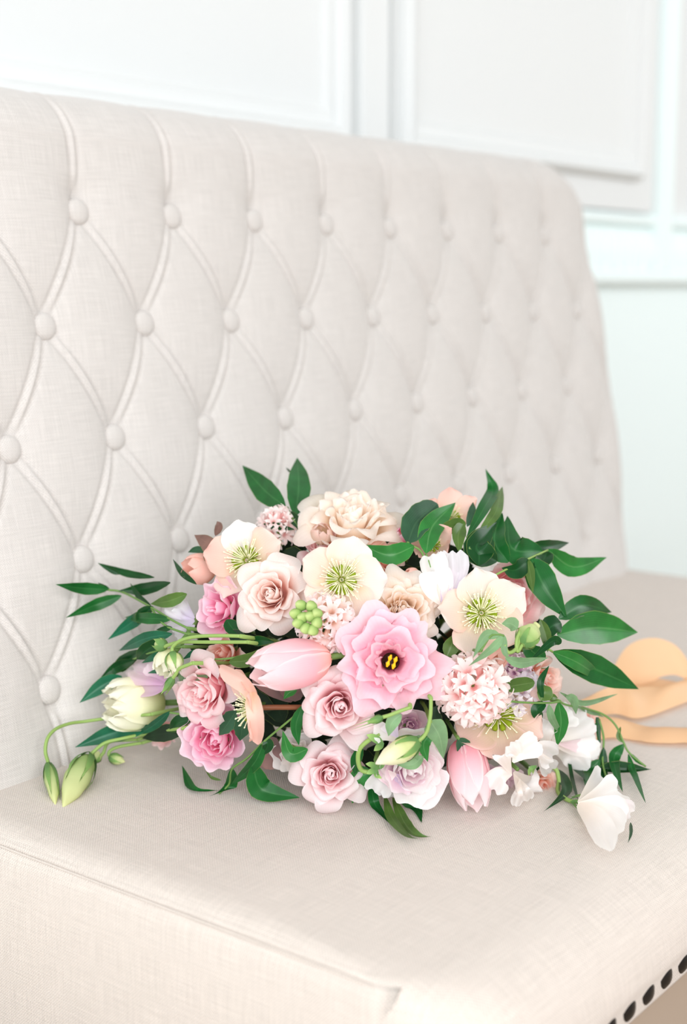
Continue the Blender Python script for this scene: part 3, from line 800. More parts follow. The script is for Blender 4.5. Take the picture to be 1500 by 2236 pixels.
def petals_flower(name, label, cat, px, py, lst, mat, dz=0., stempts=None, calyx_pts=None, back=True):
    """A loose flower assembled petal by petal: each entry is (points, width px, options)."""
    root = spray(name, label, cat, px, py, dz)
    for it in lst:
        pts, w = it[0], it[1]; o = dict(it[2]) if len(it) > 2 else {}; o.setdefault('gap', .022 + .004 * rnd.random())
        pts = [(p[0], p[1], (p[2] if len(p) > 2 else 0) + dz) for p in pts]
        blade(root, o.pop('name', 'petal'), pts, w, o.pop('mat', mat), o.pop('prof', 'fan'), fold=o.pop('fold', .0), cup=o.pop('cup', .15), ruf=o.pop('ruf', .12), rf=o.pop('rf', 2.2), nu=15, nv=14, ph=o.pop('ph', rnd.random() * 6), **o)
    for it in calyx_pts or []:
        blade(root, 'sepal', [(p[0], p[1], (p[2] if len(p) > 2 else 0) + dz - .003) for p in it[0]], it[1], CALYX, 'lance', nu=5, nv=8)
    if stempts: vine(root, 'stem', [(p[0], p[1], (p[2] if len(p) > 2 else 0) + dz) for p in stempts], .0018, STEM_PALE)
    if back: to_bind(root, *((stempts[-1][0], stempts[-1][1]) if stempts else (px, py)), dz=dz + .02)
    return root

# ------------------------------------------------------------------ the bouquet: roses
rose(768, 1128, (.05, .72, .55), 112, ROSE_CREAM, 'large blush-cream garden rose crowning the top of the bouquet, tipped upward', .012, n=38, ruf=.05, opening=1.2, seed=3)
rose(590, 1296, (-.12, .16, .97), 92, ROSE_BLUSH, 'pale blush rose with spiral centre beside the open white hellebore', -.012, seed=11, spin=.6)
rose(742, 1542, (.02, .04, 1), 96, ROSE_PINK, 'pale pink rose below the pink tulip, spiral centre facing the viewer', -.012, seed=5, spin=2.)
rose(436, 1512, (-.55, -.12, .8), 86, ROSE_WARM, 'warm pink rose under the nodding cream buds, facing sideways', -.006, seed=8, spin=1.)
rose(722, 1692, (.04, .10, 1), 84, ROSE_PINK, 'pale pink rose resting on the seat at the lower edge of the bouquet', -.004, seed=21, spin=.3)
rose(884, 1330, (.08, .20, .97), 92, ROSE_CREAM, 'cream garden rose with golden centre just above the big pink lisianthus', .006, n=38, ruf=.06, seed=13, opening=1.1)
rose(836, 1218, (.1, .5, .8), 62, ROSE_PEACH, 'peach-pink rose half hidden behind the open white hellebore', .035, n=20, seed=31)
rose(697, 1190, (-.2, .5, .8), 62, ROSE_WARM, 'pink rose tucked between the two white hellebores', .03, n=18, seed=37)
rose(482, 1428, (-.35, .1, .9), 62, ROSE_PEACH, 'salmon-peach rose behind the curved lisianthus stems', .028, n=18, seed=41)
rose(1196, 1478, (.55, .0, .8), 56, ROSE_PEACH, 'dusty peach rose under the broad glossy leaves beside the hyacinth', .02, n=18, seed=43)
rose(1292, 1576, (.8, .1, .5), 48, ROSE_PEACH, 'peach rose almost hidden behind the white sweet pea', .03, n=16, seed=47)

# ------------------------------------------------------------------ ruffled flowers
ruffled(856, 1446, (.08, .02, 1), 118, LISI, 'large open pink lisianthus with dark throat and yellow stamens', -.03, n=17, throat=True, close=.0, ruf=.075, cat='flower', name='lisianthus', seed=2, flat=.55, frill=.012)
ruffled(462, 1328, (-.55, .1, .8), 70, PEONY, 'bright pink ruffled lisianthus beneath the peach hellebore bud', .004, n=11, ruf=.10, name='lisianthus', seed=4, close=.2)
ruffled(466, 1622, (-.15, -.15, 1), 80, PEONY, 'vivid pink peony low beside the warm pink rose, almost touching the seat', -.006, n=20, close=.9, name='peony', seed=6, ruf=.08)
ruffled(902, 1688, (.05, -.12, 1), 88, BLUSHWHITE, 'blush-white peony at the lower edge between rose and tulip', -.026, n=22, close=.9, ruf=.06, name='peony', seed=9, frill=.006, mats=[BLUSHWHITE, WHITE, WHITE, BLUSHWHITE, LAVPINK])
ruffled(1126, 1296, (.35, .22, .9), 82, RANUN, 'pink ranunculus peeping out behind the cupped hellebore', .022, n=34, close=1.0, ruf=.05, name='ranunculus', seed=12)
ruffled(1082, 1722, (.05, -.3, 1), 58, LAVPINK, 'mauve-pink ruffled bloom behind the white sweet pea at the lower edge', .014, n=16, close=.4, ruf=.12, name='stock_flower', seed=14)
ruffled(640, 1655, (-.2, .0, 1), 56, WHITE, 'white ruffled bloom squeezed beside the lowest rose', .02, n=14, close=.4, ruf=.12, name='stock_flower', seed=15)
ruffled(345, 1605, (-.4, -.2, .9), 40, RANUN, 'small pink bloom in shade behind the pale green lisianthus', .03, n=12, close=.5, ruf=.10, name='stock_flower', seed=16)
ruffled(1190, 1720, (.2, -.2, .9), 42, ROSE_PEACH, 'peach bloom in shade between the two white sweet peas', .03, n=12, close=.5, ruf=.08, name='stock_flower', seed=18)
ruffled(898, 1585, (.1, .1, 1), 40, LAVPINK, 'small mauve bloom deep in the gap below the big lisianthus', .03, n=12, close=.5, ruf=.08, name='stock_flower', seed=19)

# ------------------------------------------------------------------ hellebores
hellebore(746, 1266, (.02, .04, 1), 98, HELLE, 'white open hellebore with starry cream stamens at the upper middle', -.022, angles=[72, 2, -66, -136, 150], mats=[HELLE, HELLE, HELLE_WARM, HELLE_WARM, HELLE_WARM], cup=.16, n_st=74, seed=1)
hellebore(536, 1222, (-.32, .28, .9), 92, HELLE_WARM, 'cream and peach hellebore above the blush rose, one white petal standing up', .004, angles=[104, 22, -40, -108, 176], mats=[WHITE, HELLE_WARM, HELLE_WARM, HELLE_WARM, HELLE_PEACH], cup=.34, n_st=60, seed=2)
hellebore(1052, 1338, (.02, .16, .97), 98, HELLE, 'cupped cream hellebore with long stamens beside the pink ranunculus', -.012, angles=[98, 28, -38, -108, 176], mats=[HELLE, HELLE, HELLE_WARM, HELLE_WARM, HELLE_WARM], cup=.42, n_st=80, seed=3)
hs = hellebore(544, 1546, (-.93, .02, .36), 88, HELLE_PEACH, 'peach hellebore seen from the side, stamens pointing at the warm pink rose', -.022, angles=[120, 30, -40], cup=.30, n_st=50, seed=4, w=.5)
blade(hs, 'sepal', [(566, 1552, -.03), (540, 1496, -.035), (480, 1457, -.028)], 44, HELLE_PEACH, 'petal', roll=.6, cup=.25, nu=13)
blade(hs, 'sepal', [(549, 1512, -.035), (560, 1560, -.045), (563, 1626, -.035)], 40, HELLE_PEACH, 'oval', roll=-.3, cup=.3, nu=13)
hellebore(1088, 1562, (.0, .34, .93), 104, HELLE_MAUVE, 'antique mauve hellebore under the pink hyacinth', .008, angles=[-30, -86, -146, 140, 30], cup=.30, n_st=30, seed=5, w=.6)
hellebore(986, 1128, (.05, .75, .6), 56, HELLE_PEACH, 'pale pink hellebore behind the upright leaves at the top', .03, angles=[90, 18, -54, -126, 162], cup=.6, n_st=30, seed=6)
hellebore(945, 1190, (-.2, .4, .85), 52, HELLE_PEACH, 'small blush hellebore under the glossy crossing leaves', .02, angles=[100, 28, -44, -116, 172], cup=.8, n_st=20, seed=7)

# ------------------------------------------------------------------ tulips and cupped buds
tulip(636, 1450, (-.90, -.12, .42), 54, 3.5, TULIP, 'pink tulip lying sideways between the two pale roses', -.026, opening=.12)
tulip(1024, 1688, (.14, -.88, .45), 46, 3.5, TULIP_DEEP, 'pink tulip hanging head down at the lower edge', -.012, opening=.16, spin=.5)
tulip(436, 1242, (-.82, .06, .55), 34, 2.2, HELLE_PEACH, 'closed peach hellebore bud beside the brown leaves', .012, opening=.16, name='hellebore_bud', cat='bud', stemmat=STEM_BROWN)
tulip(1074, 1434, (-.1, -.55, .83), 36, 1.8, HELLE_PEACH, 'half-open dusty pink hellebore bud above the pink hyacinth', -.010, opening=.06, name='hellebore_bud', cat='bud', stemmat=STEM_BROWN)
tulip(879, 1168, (-.1, .5, .86), 17, 2.2, PEONY, 'tiny pink bud beside the large blush-cream rose', .02, opening=.05, name='flower_bud', cat='bud')
tulip(900, 1254, (-.7, .1, .7), 15, 2.4, HELLE_PEACH, 'tiny tan hellebore bud in the gap above the cream garden rose', .012, opening=.05, name='hellebore_bud', cat='bud')
tulip(702, 1166, (.1, .6, .8), 24, 2.0, HELLE_MAUVE, 'tan hellebore bud tucked under the large blush-cream rose', .012, opening=.05, name='hellebore_bud', cat='bud')
tulip(296, 1537, (-.90, .02, .40), 60, 2.2, CREAM_BUD, 'pale green half-open lisianthus beside the settee back', -.006, opening=.22, name='lisianthus', cat='flower', calyxes=True, ruf=.06, n=4, frill=.03)
tulip(366, 1446, (-.45, -.72, .5), 30, 2.0, CREAM_BUD, 'cream half-open lisianthus behind the nodding pair of stems', -.008, opening=.2, name='lisianthus', cat='flower', calyxes=True, ruf=.05, n=3)

# ------------------------------------------------------------------ hyacinths
hyacinth(1034, 1508, (-.05, .0, 1), 80, HYA, 'dense pink hyacinth beside the big lisianthus', n=34, dz=-.026, fr=.42, seed=2)
h_root, h_R, h_m, h_loc = hyacinth(708, 1362, (-.1, .0, 1), 66, HYA_WHITE, 'white hyacinth with green unopened tip under the open white hellebore', n=30, dz=-.022, fr=.44, seed=5, stretch=.8)
gb = None
for i in range(10):
    px, py = [(658, 1322), (646, 1340), (680, 1324), (692, 1340), (662, 1348), (678, 1346), (652, 1360), (692, 1360), (668, 1372), (683, 1376)][i]
    p = at(px, py, -.045); pl = h_m.T @ (p - h_loc)
    if gb is None:
        V, G = [], []
        for j in range(9):
            for k in range(14):
                w = j / 8; t = 2 * math.pi * k / 14; r = math.sin(math.pi * (.12 + .82 * w)) * (1 + .16 * math.cos(3 * t) * w)
                V.append((r * .0042 * math.cos(t), r * .0042 * math.sin(t), .0105 * w - .005)); G.append(w)
        f = grid_faces(14, 9, True); f.append(tuple(8 * 14 + k for k in range(14)))
        gb = o = mesh_obj('green_bud', V, f, GREEN_BUD, h_root, {'g': G, 'e': [0] * len(G)}); o['label'] = 'green unopened floret'
    else: o = gb.copy(); COL.objects.link(o); o.parent = h_root
    o.location = pl; o.rotation_euler = Vector((pl[0] - .006, pl[1] + .002, .02)).to_track_quat('Z', 'Y').to_euler()
hyacinth(606, 1140, (0, .6, .8), 44, HYA, 'pink hyacinth at the back beneath the two upright leaves', n=22, dz=.03, fr=.5, seed=7)
hyacinth(1150, 1522, (.4, .0, .9), 52, LAV, 'lavender-white hyacinth behind the olive leaf', n=22, dz=.004, fr=.55, seed=8)
hyacinth(1128, 1462, (.2, .3, .9), 34, LAVPINK, 'lilac hyacinth tip under the curling sage leaf', n=14, dz=.012, fr=.6, seed=9)

# ------------------------------------------------------------------ sweet peas, built petal by petal
petals_flower('sweet_pea', 'white frilly sweet pea beside the cupped hellebore, above the cream garden rose', 'flower', 965, 1290,
    [([(968, 1318), (958, 1270), (942, 1212)], 62, {'ruf': .22}), ([(965, 1322), (985, 1270), (985, 1205)], 78, {'mat': LAV, 'ruf': .22, 'rf': 3.1}),
     ([(962, 1322), (940, 1290), (932, 1250)], 40, {}), ([(972, 1318), (988, 1290), (1000, 1250)], 44, {'mat': LAV}), ([(966, 1320), (975, 1285), (963, 1240, -.008)], 40, {'ruf': .3})], WHITE, -.004)
petals_flower('sweet_pea', 'lavender sweet pea behind the bright pink lisianthus', 'flower', 400, 1350,
    [([(425, 1350), (400, 1335), (375, 1315)], 60, {'ruf': .2}), ([(425, 1355), (398, 1360), (370, 1355)], 60, {'ruf': .2}), ([(425, 1365), (405, 1380), (385, 1392)], 44, {})], LAV, .015)
petals_flower('sweet_pea', 'lilac-pink sweet pea above the pale green lisianthus', 'flower', 335, 1480,
    [([(365, 1495), (330, 1475), (290, 1458)], 66, {'ruf': .2}), ([(365, 1500), (330, 1500), (275, 1490)], 60, {'ruf': .2}), ([(365, 1490), (350, 1465), (330, 1445)], 60, {})], LAVPINK, .012)
petals_flower('sweet_pea', 'ruffled white sweet pea at the lower edge next to the hanging tulip', 'flower', 1130, 1680,
    [([(1118, 1690), (1092, 1695), (1075, 1725)], 62, {'ruf': .25}), ([(1122, 1685), (1150, 1715), (1178, 1712)], 84, {'ruf': .16}), ([(1116, 1690), (1100, 1655), (1098, 1648)], 46, {}),
     ([(1122, 1690), (1140, 1725), (1148, 1750)], 44, {}), ([(1120, 1665), (1140, 1640), (1175, 1618)], 60, {'ruf': .2}), ([(1150, 1650), (1180, 1640), (1208, 1655)], 62, {'ruf': .2}),
     ([(1140, 1660), (1125, 1640), (1112, 1626)], 46, {'ruf': .2}), ([(1135, 1700), (1132, 1730), (1124, 1760)], 26, {}), ([(1175, 1640), (1190, 1665), (1205, 1682)], 46, {})], WHITE, -.045,
    calyx_pts=[([(1168, 1672), (1158, 1680), (1154, 1694)], 10), ([(1172, 1672), (1164, 1678), (1164, 1690)], 9)])
petals_flower('sweet_pea', 'large white sweet pea beneath the pair of pointed leaves', 'flower', 1230, 1610,
    [([(1205, 1620), (1245, 1590), (1284, 1562)], 80, {'ruf': .14}), ([(1205, 1625), (1250, 1620), (1298, 1605)], 92, {'ruf': .14}), ([(1200, 1630), (1240, 1640), (1285, 1680)], 60, {'ruf': .1, 'prof': 'petal'}),
     ([(1205, 1615), (1225, 1575), (1250, 1556)], 60, {}), ([(1220, 1625), (1265, 1630), (1308, 1640)], 46, {'mat': BLUSHWHITE}), ([(1195, 1640), (1190, 1600), (1200, 1575)], 50, {})], WHITE, -.004)
petals_flower('sweet_pea', 'pure white sweet pea drooping on a curled stem over the seat', 'flower', 1262, 1752,
    [([(1262, 1753), (1300, 1722), (1322, 1705)], 76, {'ruf': .10, 'cup': .3}), ([(1262, 1753), (1312, 1745), (1352, 1730)], 88, {'ruf': .12, 'cup': .3}), ([(1262, 1755), (1315, 1770), (1368, 1788)], 84, {'ruf': .12, 'cup': .3, 'mat': WHITE}),
     ([(1263, 1757), (1305, 1795), (1336, 1858)], 60, {'ruf': .10, 'prof': 'petal', 'cup': .3}), ([(1262, 1756), (1315, 1785), (1352, 1822)], 84, {'ruf': .08, 'cup': .3}), ([(1300, 1745, .006), (1350, 1765, .008), (1376, 1782, .008)], 60, {'ruf': .2, 'mat': BLUSHWHITE})], WHITE, -.03,
    stempts=[(1256, 1752), (1243, 1748), (1232, 1742), (1218, 1728), (1220, 1706), (1216, 1684), (1206, 1674)],
    calyx_pts=[([(1244, 1750), (1262, 1742), (1282, 1736)], 15), ([(1244, 1752), (1266, 1756), (1290, 1772)], 18), ([(1244, 1752), (1262, 1750), (1286, 1754)], 16), ([(1246, 1754), (1262, 1768), (1280, 1790)], 12)])
petals_flower('sweet_pea', 'white petals of a sweet pea tucked under the green lisianthus bud', 'flower', 850, 1640,
    [([(870, 1620), (840, 1600), (815, 1598)], 50, {}), ([(868, 1610), (855, 1590), (850, 1578)], 46, {'mat': LAV}), ([(865, 1690), (838, 1700), (822, 1730)], 62, {'mat': WHITE, 'ruf': .2}), ([(870, 1690), (860, 1710), (850, 1740)], 62, {'mat': LAV, 'ruf': .2})], WHITE, -.014,
    stempts=[(833, 1668), (812, 1684), (790, 1682), (782, 1660), (786, 1635), (806, 1616), (830, 1605)],
    calyx_pts=[([(826, 1680), (812, 1670), (798, 1668)], 14), ([(826, 1682), (812, 1684), (800, 1690)], 14), ([(826, 1684), (822, 1692), (834, 1700)], 12), ([(838, 1626), (818, 1612), (800, 1604)], 18), ([(838, 1622), (828, 1630), (816, 1640)], 16), ([(828, 1680), (834, 1666), (826, 1654)], 14)])

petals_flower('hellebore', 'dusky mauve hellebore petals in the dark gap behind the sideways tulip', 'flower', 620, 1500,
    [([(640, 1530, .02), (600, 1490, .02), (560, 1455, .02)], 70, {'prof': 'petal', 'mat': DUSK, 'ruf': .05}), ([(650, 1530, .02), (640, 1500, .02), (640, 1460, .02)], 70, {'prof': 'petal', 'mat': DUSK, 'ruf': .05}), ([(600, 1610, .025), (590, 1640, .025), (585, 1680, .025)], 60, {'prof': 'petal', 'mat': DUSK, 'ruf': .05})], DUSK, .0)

# ------------------------------------------------------------------ lisianthus buds
bud(106, 1668, 121, 1757, 15, BUD_GREEN, 'slender green lisianthus bud drooping on the longest arching stem', .0, name='lisianthus_bud', stempts=[(99, 1640), (104, 1612), (122, 1592), (152, 1580), (188, 1575), (240, 1568), (330, 1560)], seplen=.8, sepw=.3)
bud(194, 1652, 138, 1762, 29, BUD_GREEN, 'large pale green lisianthus bud resting on the seat', -.01, name='lisianthus_bud', stempts=[(206, 1640), (230, 1622), (270, 1612), (330, 1600), (402, 1590)], seplen=.6, sepw=.2)
bud(238, 1652, 273, 1664, 12, BUD_GREEN, 'tiny round green bud just above the seat', .01, name='lisianthus_bud', stempts=[(240, 1640), (262, 1630), (310, 1622)], seplen=.8, sepw=.3)
bud(205, 1665, 216, 1640, 12, BUD_GREEN, 'tiny green bud behind the large pale green bud', .012, stempts=[(225, 1645), (240, 1620), (300, 1615)], seplen=.8, sepw=.3)
bud(376, 1424, 386, 1470, 19, CREAM_BUD, 'nodding cream-green lisianthus bud hanging from the bent stem', -.03, stempts=[(378, 1412), (396, 1398), (430, 1390), (480, 1388), (524, 1389)], seplen=.85, sepw=.28, fat=.5, lobes=5)
bud(360, 1412, 340, 1403, 14, BUD_GREEN, 'small knotted green bud above the nodding cream bud', -.02, stempts=[(370, 1408), (395, 1402), (450, 1402), (540, 1402)], seplen=.9, sepw=.4, fat=.5, lobes=5)
bud(378, 1480, 358, 1510, 9, CALYX, 'tiny green seed-like bud in front of the warm pink rose', -.03, stempts=[(384, 1472), (392, 1460), (420, 1448)], seplen=1.1, sepw=.4, fat=.4)
bud(1140, 1408, 1172, 1364, 27, BUD_GREEN, 'plump green lisianthus bud in front of the broad glossy leaves', -.045, stempts=[(1130, 1422), (1128, 1400), (1136, 1380), (1128, 1415), (1110, 1425), (1102, 1408)], seplen=.55, sepw=.16, fat=.5, tipw=.3)
bud(914, 1618, 820, 1668, 27, CREAM_BUD, 'long green-white lisianthus bud lying over the blush-white peony', -.04, stempts=[(925, 1608), (934, 1592), (940, 1560), (941, 1525)], seplen=.5, sepw=.2)
bud(836, 1566, 802, 1578, 9, CALYX, 'thin-tailed green bud crossing the pale pink rose', -.04, stempts=[(850, 1562), (870, 1554), (896, 1545)], seplen=1.9, sepw=.12, fat=.4, sepals=4)

# ------------------------------------------------------------------ foliage
leaves('ruscus_spray', 'dark ruscus spray reaching out towards the settee back, its uppermost leaf thin', 'foliage', [(236, 1288), (270, 1294), (330, 1326), (372, 1352), (410, 1372)],
    [([(262, 1254), (245, 1246), (213, 1229)], 12, 'dark', {'prof': 'lance'}), ([(337, 1261), (275, 1251), (213, 1229)], 17, 'dark'), ([(236, 1287), (178, 1284), (121, 1276)], 28, 'mid', {'roll': .1}), ([(372, 1272), (310, 1286), (258, 1290)], 28, 'dark', {'roll': .1}),
     ([(265, 1301), (205, 1322), (143, 1349)], 28, 'mid', {'roll': .1}), ([(331, 1324), (305, 1302), (284, 1273)], 13, 'dark'), ([(240, 1288), (226, 1282), (214, 1272)], 12, 'dark'), ([(408, 1297), (370, 1312), (328, 1319)], 30, 'olive', {'roll': .0})], rad=.001)
leaves('ruscus_spray', 'teal-green ruscus leaves just beneath the dark spray, slanting down towards the settee back', 'foliage', [(331, 1330), (360, 1365), (410, 1385)],
    [([(373, 1353), (322, 1350), (272, 1348)], 26, 'mid', {'roll': .0}), ([(331, 1330), (288, 1358), (235, 1397)], 30, 'teal', {'roll': .1}), ([(376, 1384), (318, 1394), (259, 1421)], 30, 'teal', {'roll': .1}), ([(376, 1370), (358, 1374), (341, 1375)], 14, 'dark'),
     ([(335, 1325), (310, 1345), (300, 1362)], 30, 'dark'), ([(429, 1276), (398, 1252), (377, 1220)], 14, 'dark')])
leaves('ruscus_spray', 'ruscus leaves slanting down above the pale green lisianthus', 'foliage', [(290, 1440), (330, 1425), (400, 1412)],
    [([(294, 1442), (255, 1456), (216, 1484)], 24, 'dark', {'roll': .1}), ([(266, 1477), (222, 1498), (173, 1535)], 36, 'teal', {'roll': .05}), ([(312, 1420), (270, 1450), (240, 1478)], 34, 'dark'), ([(360, 1396), (320, 1420), (298, 1440)], 34, 'dark')])
leaves('lisianthus_foliage', 'broad grey-green leaves under the pale green lisianthus', 'foliage', [(371, 1556), (400, 1560)],
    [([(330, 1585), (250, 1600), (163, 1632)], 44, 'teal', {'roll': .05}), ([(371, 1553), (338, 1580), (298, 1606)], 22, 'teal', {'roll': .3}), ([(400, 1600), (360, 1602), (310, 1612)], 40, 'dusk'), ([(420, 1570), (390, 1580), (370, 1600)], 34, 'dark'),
     ([(368, 1424), (340, 1432), (309, 1448)], 18, 'teal', {'roll': .2}), ([(395, 1455), (360, 1460), (322, 1470)], 18, 'teal', {'roll': .2})])
leaves('ruscus_spray', 'pair of upright ruscus leaves at the top beside the large blush-cream rose', 'foliage', [(628, 1108), (634, 1122), (650, 1150)],
    [([(623, 1106), (580, 1072), (529, 1016)], 52, 'mid', {'roll': .05}), ([(645, 1126), (652, 1062), (649, 999)], 54, 'mid', {'roll': -.05}), ([(632, 1118), (648, 1140), (654, 1158)], 24, 'dark'), ([(675, 1125), (690, 1110), (697, 1088)], 30, 'olive'), ([(642, 1156), (585, 1150), (536, 1174)], 18, 'dark', {'prof': 'lance'}), ([(634, 1032), (630, 1027), (624, 1021)], 5, 'dark')], dz0=.03)
leaves('hellebore_foliage', 'dull brown leaves beside the peach hellebore bud', 'foliage', [(476, 1240)],
    [([(476, 1236), (458, 1192), (424, 1168)], 38, 'brown', {'roll': 0}), ([(478, 1240), (460, 1215), (446, 1203)], 34, 'brown'), ([(470, 1170), (478, 1150), (474, 1138)], 18, 'brown'), ([(452, 1205), (430, 1200), (410, 1206)], 16, 'rose')], mat=STEM_BROWN)
leaves('ruscus_spray', 'single bright ruscus leaf pointing across the open white hellebore', 'foliage', [(904, 1193), (920, 1205), (934, 1238)],
    [([(904, 1193), (850, 1212), (790, 1190)], 47, 'light', {'roll': .0, 'gap': .006, 'name': 'leaf'})])
leaves('ruscus_spray', 'two crossing glossy leaves behind the white frilly sweet pea', 'foliage', [(930, 1210), (940, 1240)],
    [([(930, 1208), (945, 1150), (995, 1097)], 54, 'light', {'roll': .1}), ([(1017, 1143), (985, 1150), (950, 1156)], 36, 'olive', {'roll': .1}), ([(1012, 1143), (1000, 1170), (1004, 1210)], 34, 'olive', {'roll': .3})])
leaves('rose_foliage', 'toothed rose leaf standing beside the tiny pink bud', 'foliage', [(890, 1186)],
    [([(890, 1186), (910, 1140), (955, 1100)], 64, 'rose', {'roll': 0, 'prof': 'oval', 'frill': .06}), ([(1020, 1150), (1030, 1120), (1033, 1096)], 20, 'rose')])
leaves('ruscus_spray', 'two tall sickle-shaped leaves rising highest at the top', 'foliage', [(1020, 1172), (1025, 1200)],
    [([(1020, 1174), (1055, 1115), (1077, 1070), (1060, 1023)], 30, 'mid', {'roll': .2, 'prof': 'lance', 'nv': 22}), ([(1045, 1165), (1083, 1120), (1097, 1062)], 26, 'olive', {'roll': .2, 'prof': 'lance'}), ([(1085, 1226), (1040, 1195), (1085, 1140)], 62, 'dark', {'roll': 0}), ([(1045, 1235), (1050, 1190), (1075, 1150)], 66, 'dark')])
leaves('ruscus_spray', 'big folded ruscus leaves on a pale stem with one leaf curling up at its tip', 'foliage', [(1196, 1201), (1150, 1222), (1100, 1246), (1070, 1262)],
    [([(1110, 1228), (1080, 1180), (1097, 1119)], 56, 'mid', {'roll': .2}), ([(1184, 1204), (1118, 1198), (1108, 1126)], 66, 'mid', {'roll': -.2}), ([(1159, 1190), (1200, 1192), (1243, 1185)], 28, 'dark', {'roll': 0}), ([(1196, 1200), (1252, 1238), (1325, 1217)], 48, 'light', {'roll': .1}),
     ([(1161, 1220), (1188, 1280), (1239, 1352)], 66, 'mid', {'roll': .1}), ([(1151, 1220), (1158, 1255), (1164, 1296)], 22, 'olive'), ([(1156, 1224), (1125, 1245), (1095, 1240)], 42, 'dark'), ([(1195, 1205), (1185, 1225), (1160, 1240)], 40, 'dark')], mat=STEM_PALE)
leaves('ruscus_spray', 'broad glossy leaves fanning out over the peach ribbon', 'foliage', [(1208, 1424), (1190, 1415), (1160, 1420)],
    [([(1220, 1351), (1275, 1322), (1336, 1337)], 48, 'mid', {'roll': 0}), ([(1216, 1386), (1300, 1372), (1393, 1381)], 76, 'light', {'roll': .05}), ([(1208, 1424), (1300, 1462), (1395, 1505)], 64, 'mid', {'roll': .05}), ([(1208, 1424, -.006), (1262, 1448, -.006), (1319, 1486, -.006)], 36, 'light', {'roll': .1}),
     ([(1180, 1353), (1192, 1390), (1196, 1425)], 26, 'olive'), ([(1225, 1360), (1200, 1372), (1190, 1410)], 48, 'dark'), ([(1190, 1440), (1160, 1420), (1150, 1400)], 40, 'mid')], mat=STEM_PALE)
leaves('lisianthus_foliage', 'curling sage lisianthus leaves and stem around the plump green bud', 'foliage', [(1100, 1388), (1086, 1385), (1070, 1390), (1050, 1420)],
    [([(1092, 1388), (1060, 1388), (1032, 1438)], 24, 'sage', {'roll': .2}), ([(1100, 1388), (1075, 1415), (1022, 1455)], 20, 'sage', {'roll': .2}), ([(1103, 1437), (1140, 1448), (1198, 1436)], 24, 'sage', {'roll': .1}), ([(1130, 1372), (1115, 1362), (1095, 1362)], 32, 'sage'), ([(1102, 1388), (1100, 1420), (1112, 1440)], 16, 'sage', {'roll': .3})], dz0=-.045)
leaves('ruscus_spray', 'small leaves with one olive oval leaf in front of the lavender-white hyacinth', 'foliage', [(1072, 1520), (1120, 1532), (1190, 1535), (1222, 1532)],
    [([(1167, 1490), (1130, 1496), (1096, 1502)], 32, 'olive', {'prof': 'oval', 'roll': 0}), ([(1185, 1529), (1180, 1490), (1199, 1453)], 16, 'dark', {'prof': 'lance'}), ([(1220, 1533), (1225, 1580), (1216, 1630)], 33, 'light', {'roll': 0}), ([(1198, 1538), (1205, 1570), (1232, 1612)], 18, 'sage', {'roll': .2}),
     ([(1190, 1535), (1172, 1550), (1180, 1572)], 26, 'dark', {'prof': 'oval'}), ([(1180, 1530), (1190, 1510), (1185, 1495)], 36, 'olive'), ([(1190, 1528), (1205, 1522), (1218, 1524)], 16, 'olive'), ([(1225, 1405), (1205, 1400), (1150, 1450)], 22, 'dark')], back=True, dz0=-.02)
leaves('smilax_vine', 'slender trailing vine with narrow leaves hanging over the white sweet pea', 'foliage', [(1410, 1674), (1374, 1644), (1361, 1620), (1345, 1585), (1322, 1563), (1290, 1550), (1240, 1540), (1222, 1532)],
    [([(1223, 1512), (1275, 1535), (1350, 1515)], 13, 'sage', {'prof': 'lance'}), ([(1235, 1520), (1252, 1530), (1258, 1560)], 22, 'sage'), ([(1308, 1581), (1288, 1595), (1294, 1629)], 16, 'mid', {'roll': .2}), ([(1304, 1566), (1306, 1595), (1309, 1626)], 11, 'dark', {'prof': 'strap'}),
     ([(1361, 1625), (1340, 1660), (1360, 1733)], 27, 'mid', {'roll': .2}), ([(1372, 1647), (1386, 1700), (1410, 1766)], 17, 'mid', {'prof': 'lance'}), ([(1374, 1644), (1392, 1662), (1410, 1674)], 9, 'mid'), ([(1318, 1632), (1316, 1680), (1330, 1717)], 22, 'dark', {'roll': .2}),
     ([(1355, 1587), (1350, 1610), (1364, 1624)], 9, 'olive'), ([(1258, 1542), (1290, 1555), (1320, 1566)], 12, 'sage')], back=True)
leaves('smilax_vine', 'thin hanging vine strand with leaves beside the drooping white sweet pea', 'foliage', [(1328, 1712), (1316, 1665), (1318, 1612), (1308, 1570)],
    [([(1309, 1659), (1285, 1690), (1279, 1735)], 30, 'mid', {'roll': .1}), ([(1298, 1687), (1360, 1688), (1423, 1682)], 54, 'dark', {'roll': .0}), ([(1246, 1657), (1262, 1685), (1279, 1716)], 36, 'dark'), ([(1243, 1664), (1250, 1705), (1261, 1747)], 9, 'dark', {'prof': 'strap'}), ([(1377, 1796), (1377, 1820), (1371, 1841)], 8, 'dark')], back=False)
leaves('ruscus_spray', 'dark leaves curving down onto the seat behind the curled stem', 'foliage', [(1215, 1680), (1190, 1660)],
    [([(1218, 1680), (1232, 1730), (1186, 1776)], 30, 'dark', {'roll': .3}), ([(1190, 1672), (1180, 1685), (1172, 1700)], 22, 'dark')])
leaves('ruscus_spray', 'glossy leaf sweeping down to the seat under the lowest rose', 'foliage', [(553, 1668), (570, 1650)],
    [([(552, 1667), (572, 1724), (655, 1742)], 54, 'mid', {'roll': .1})])
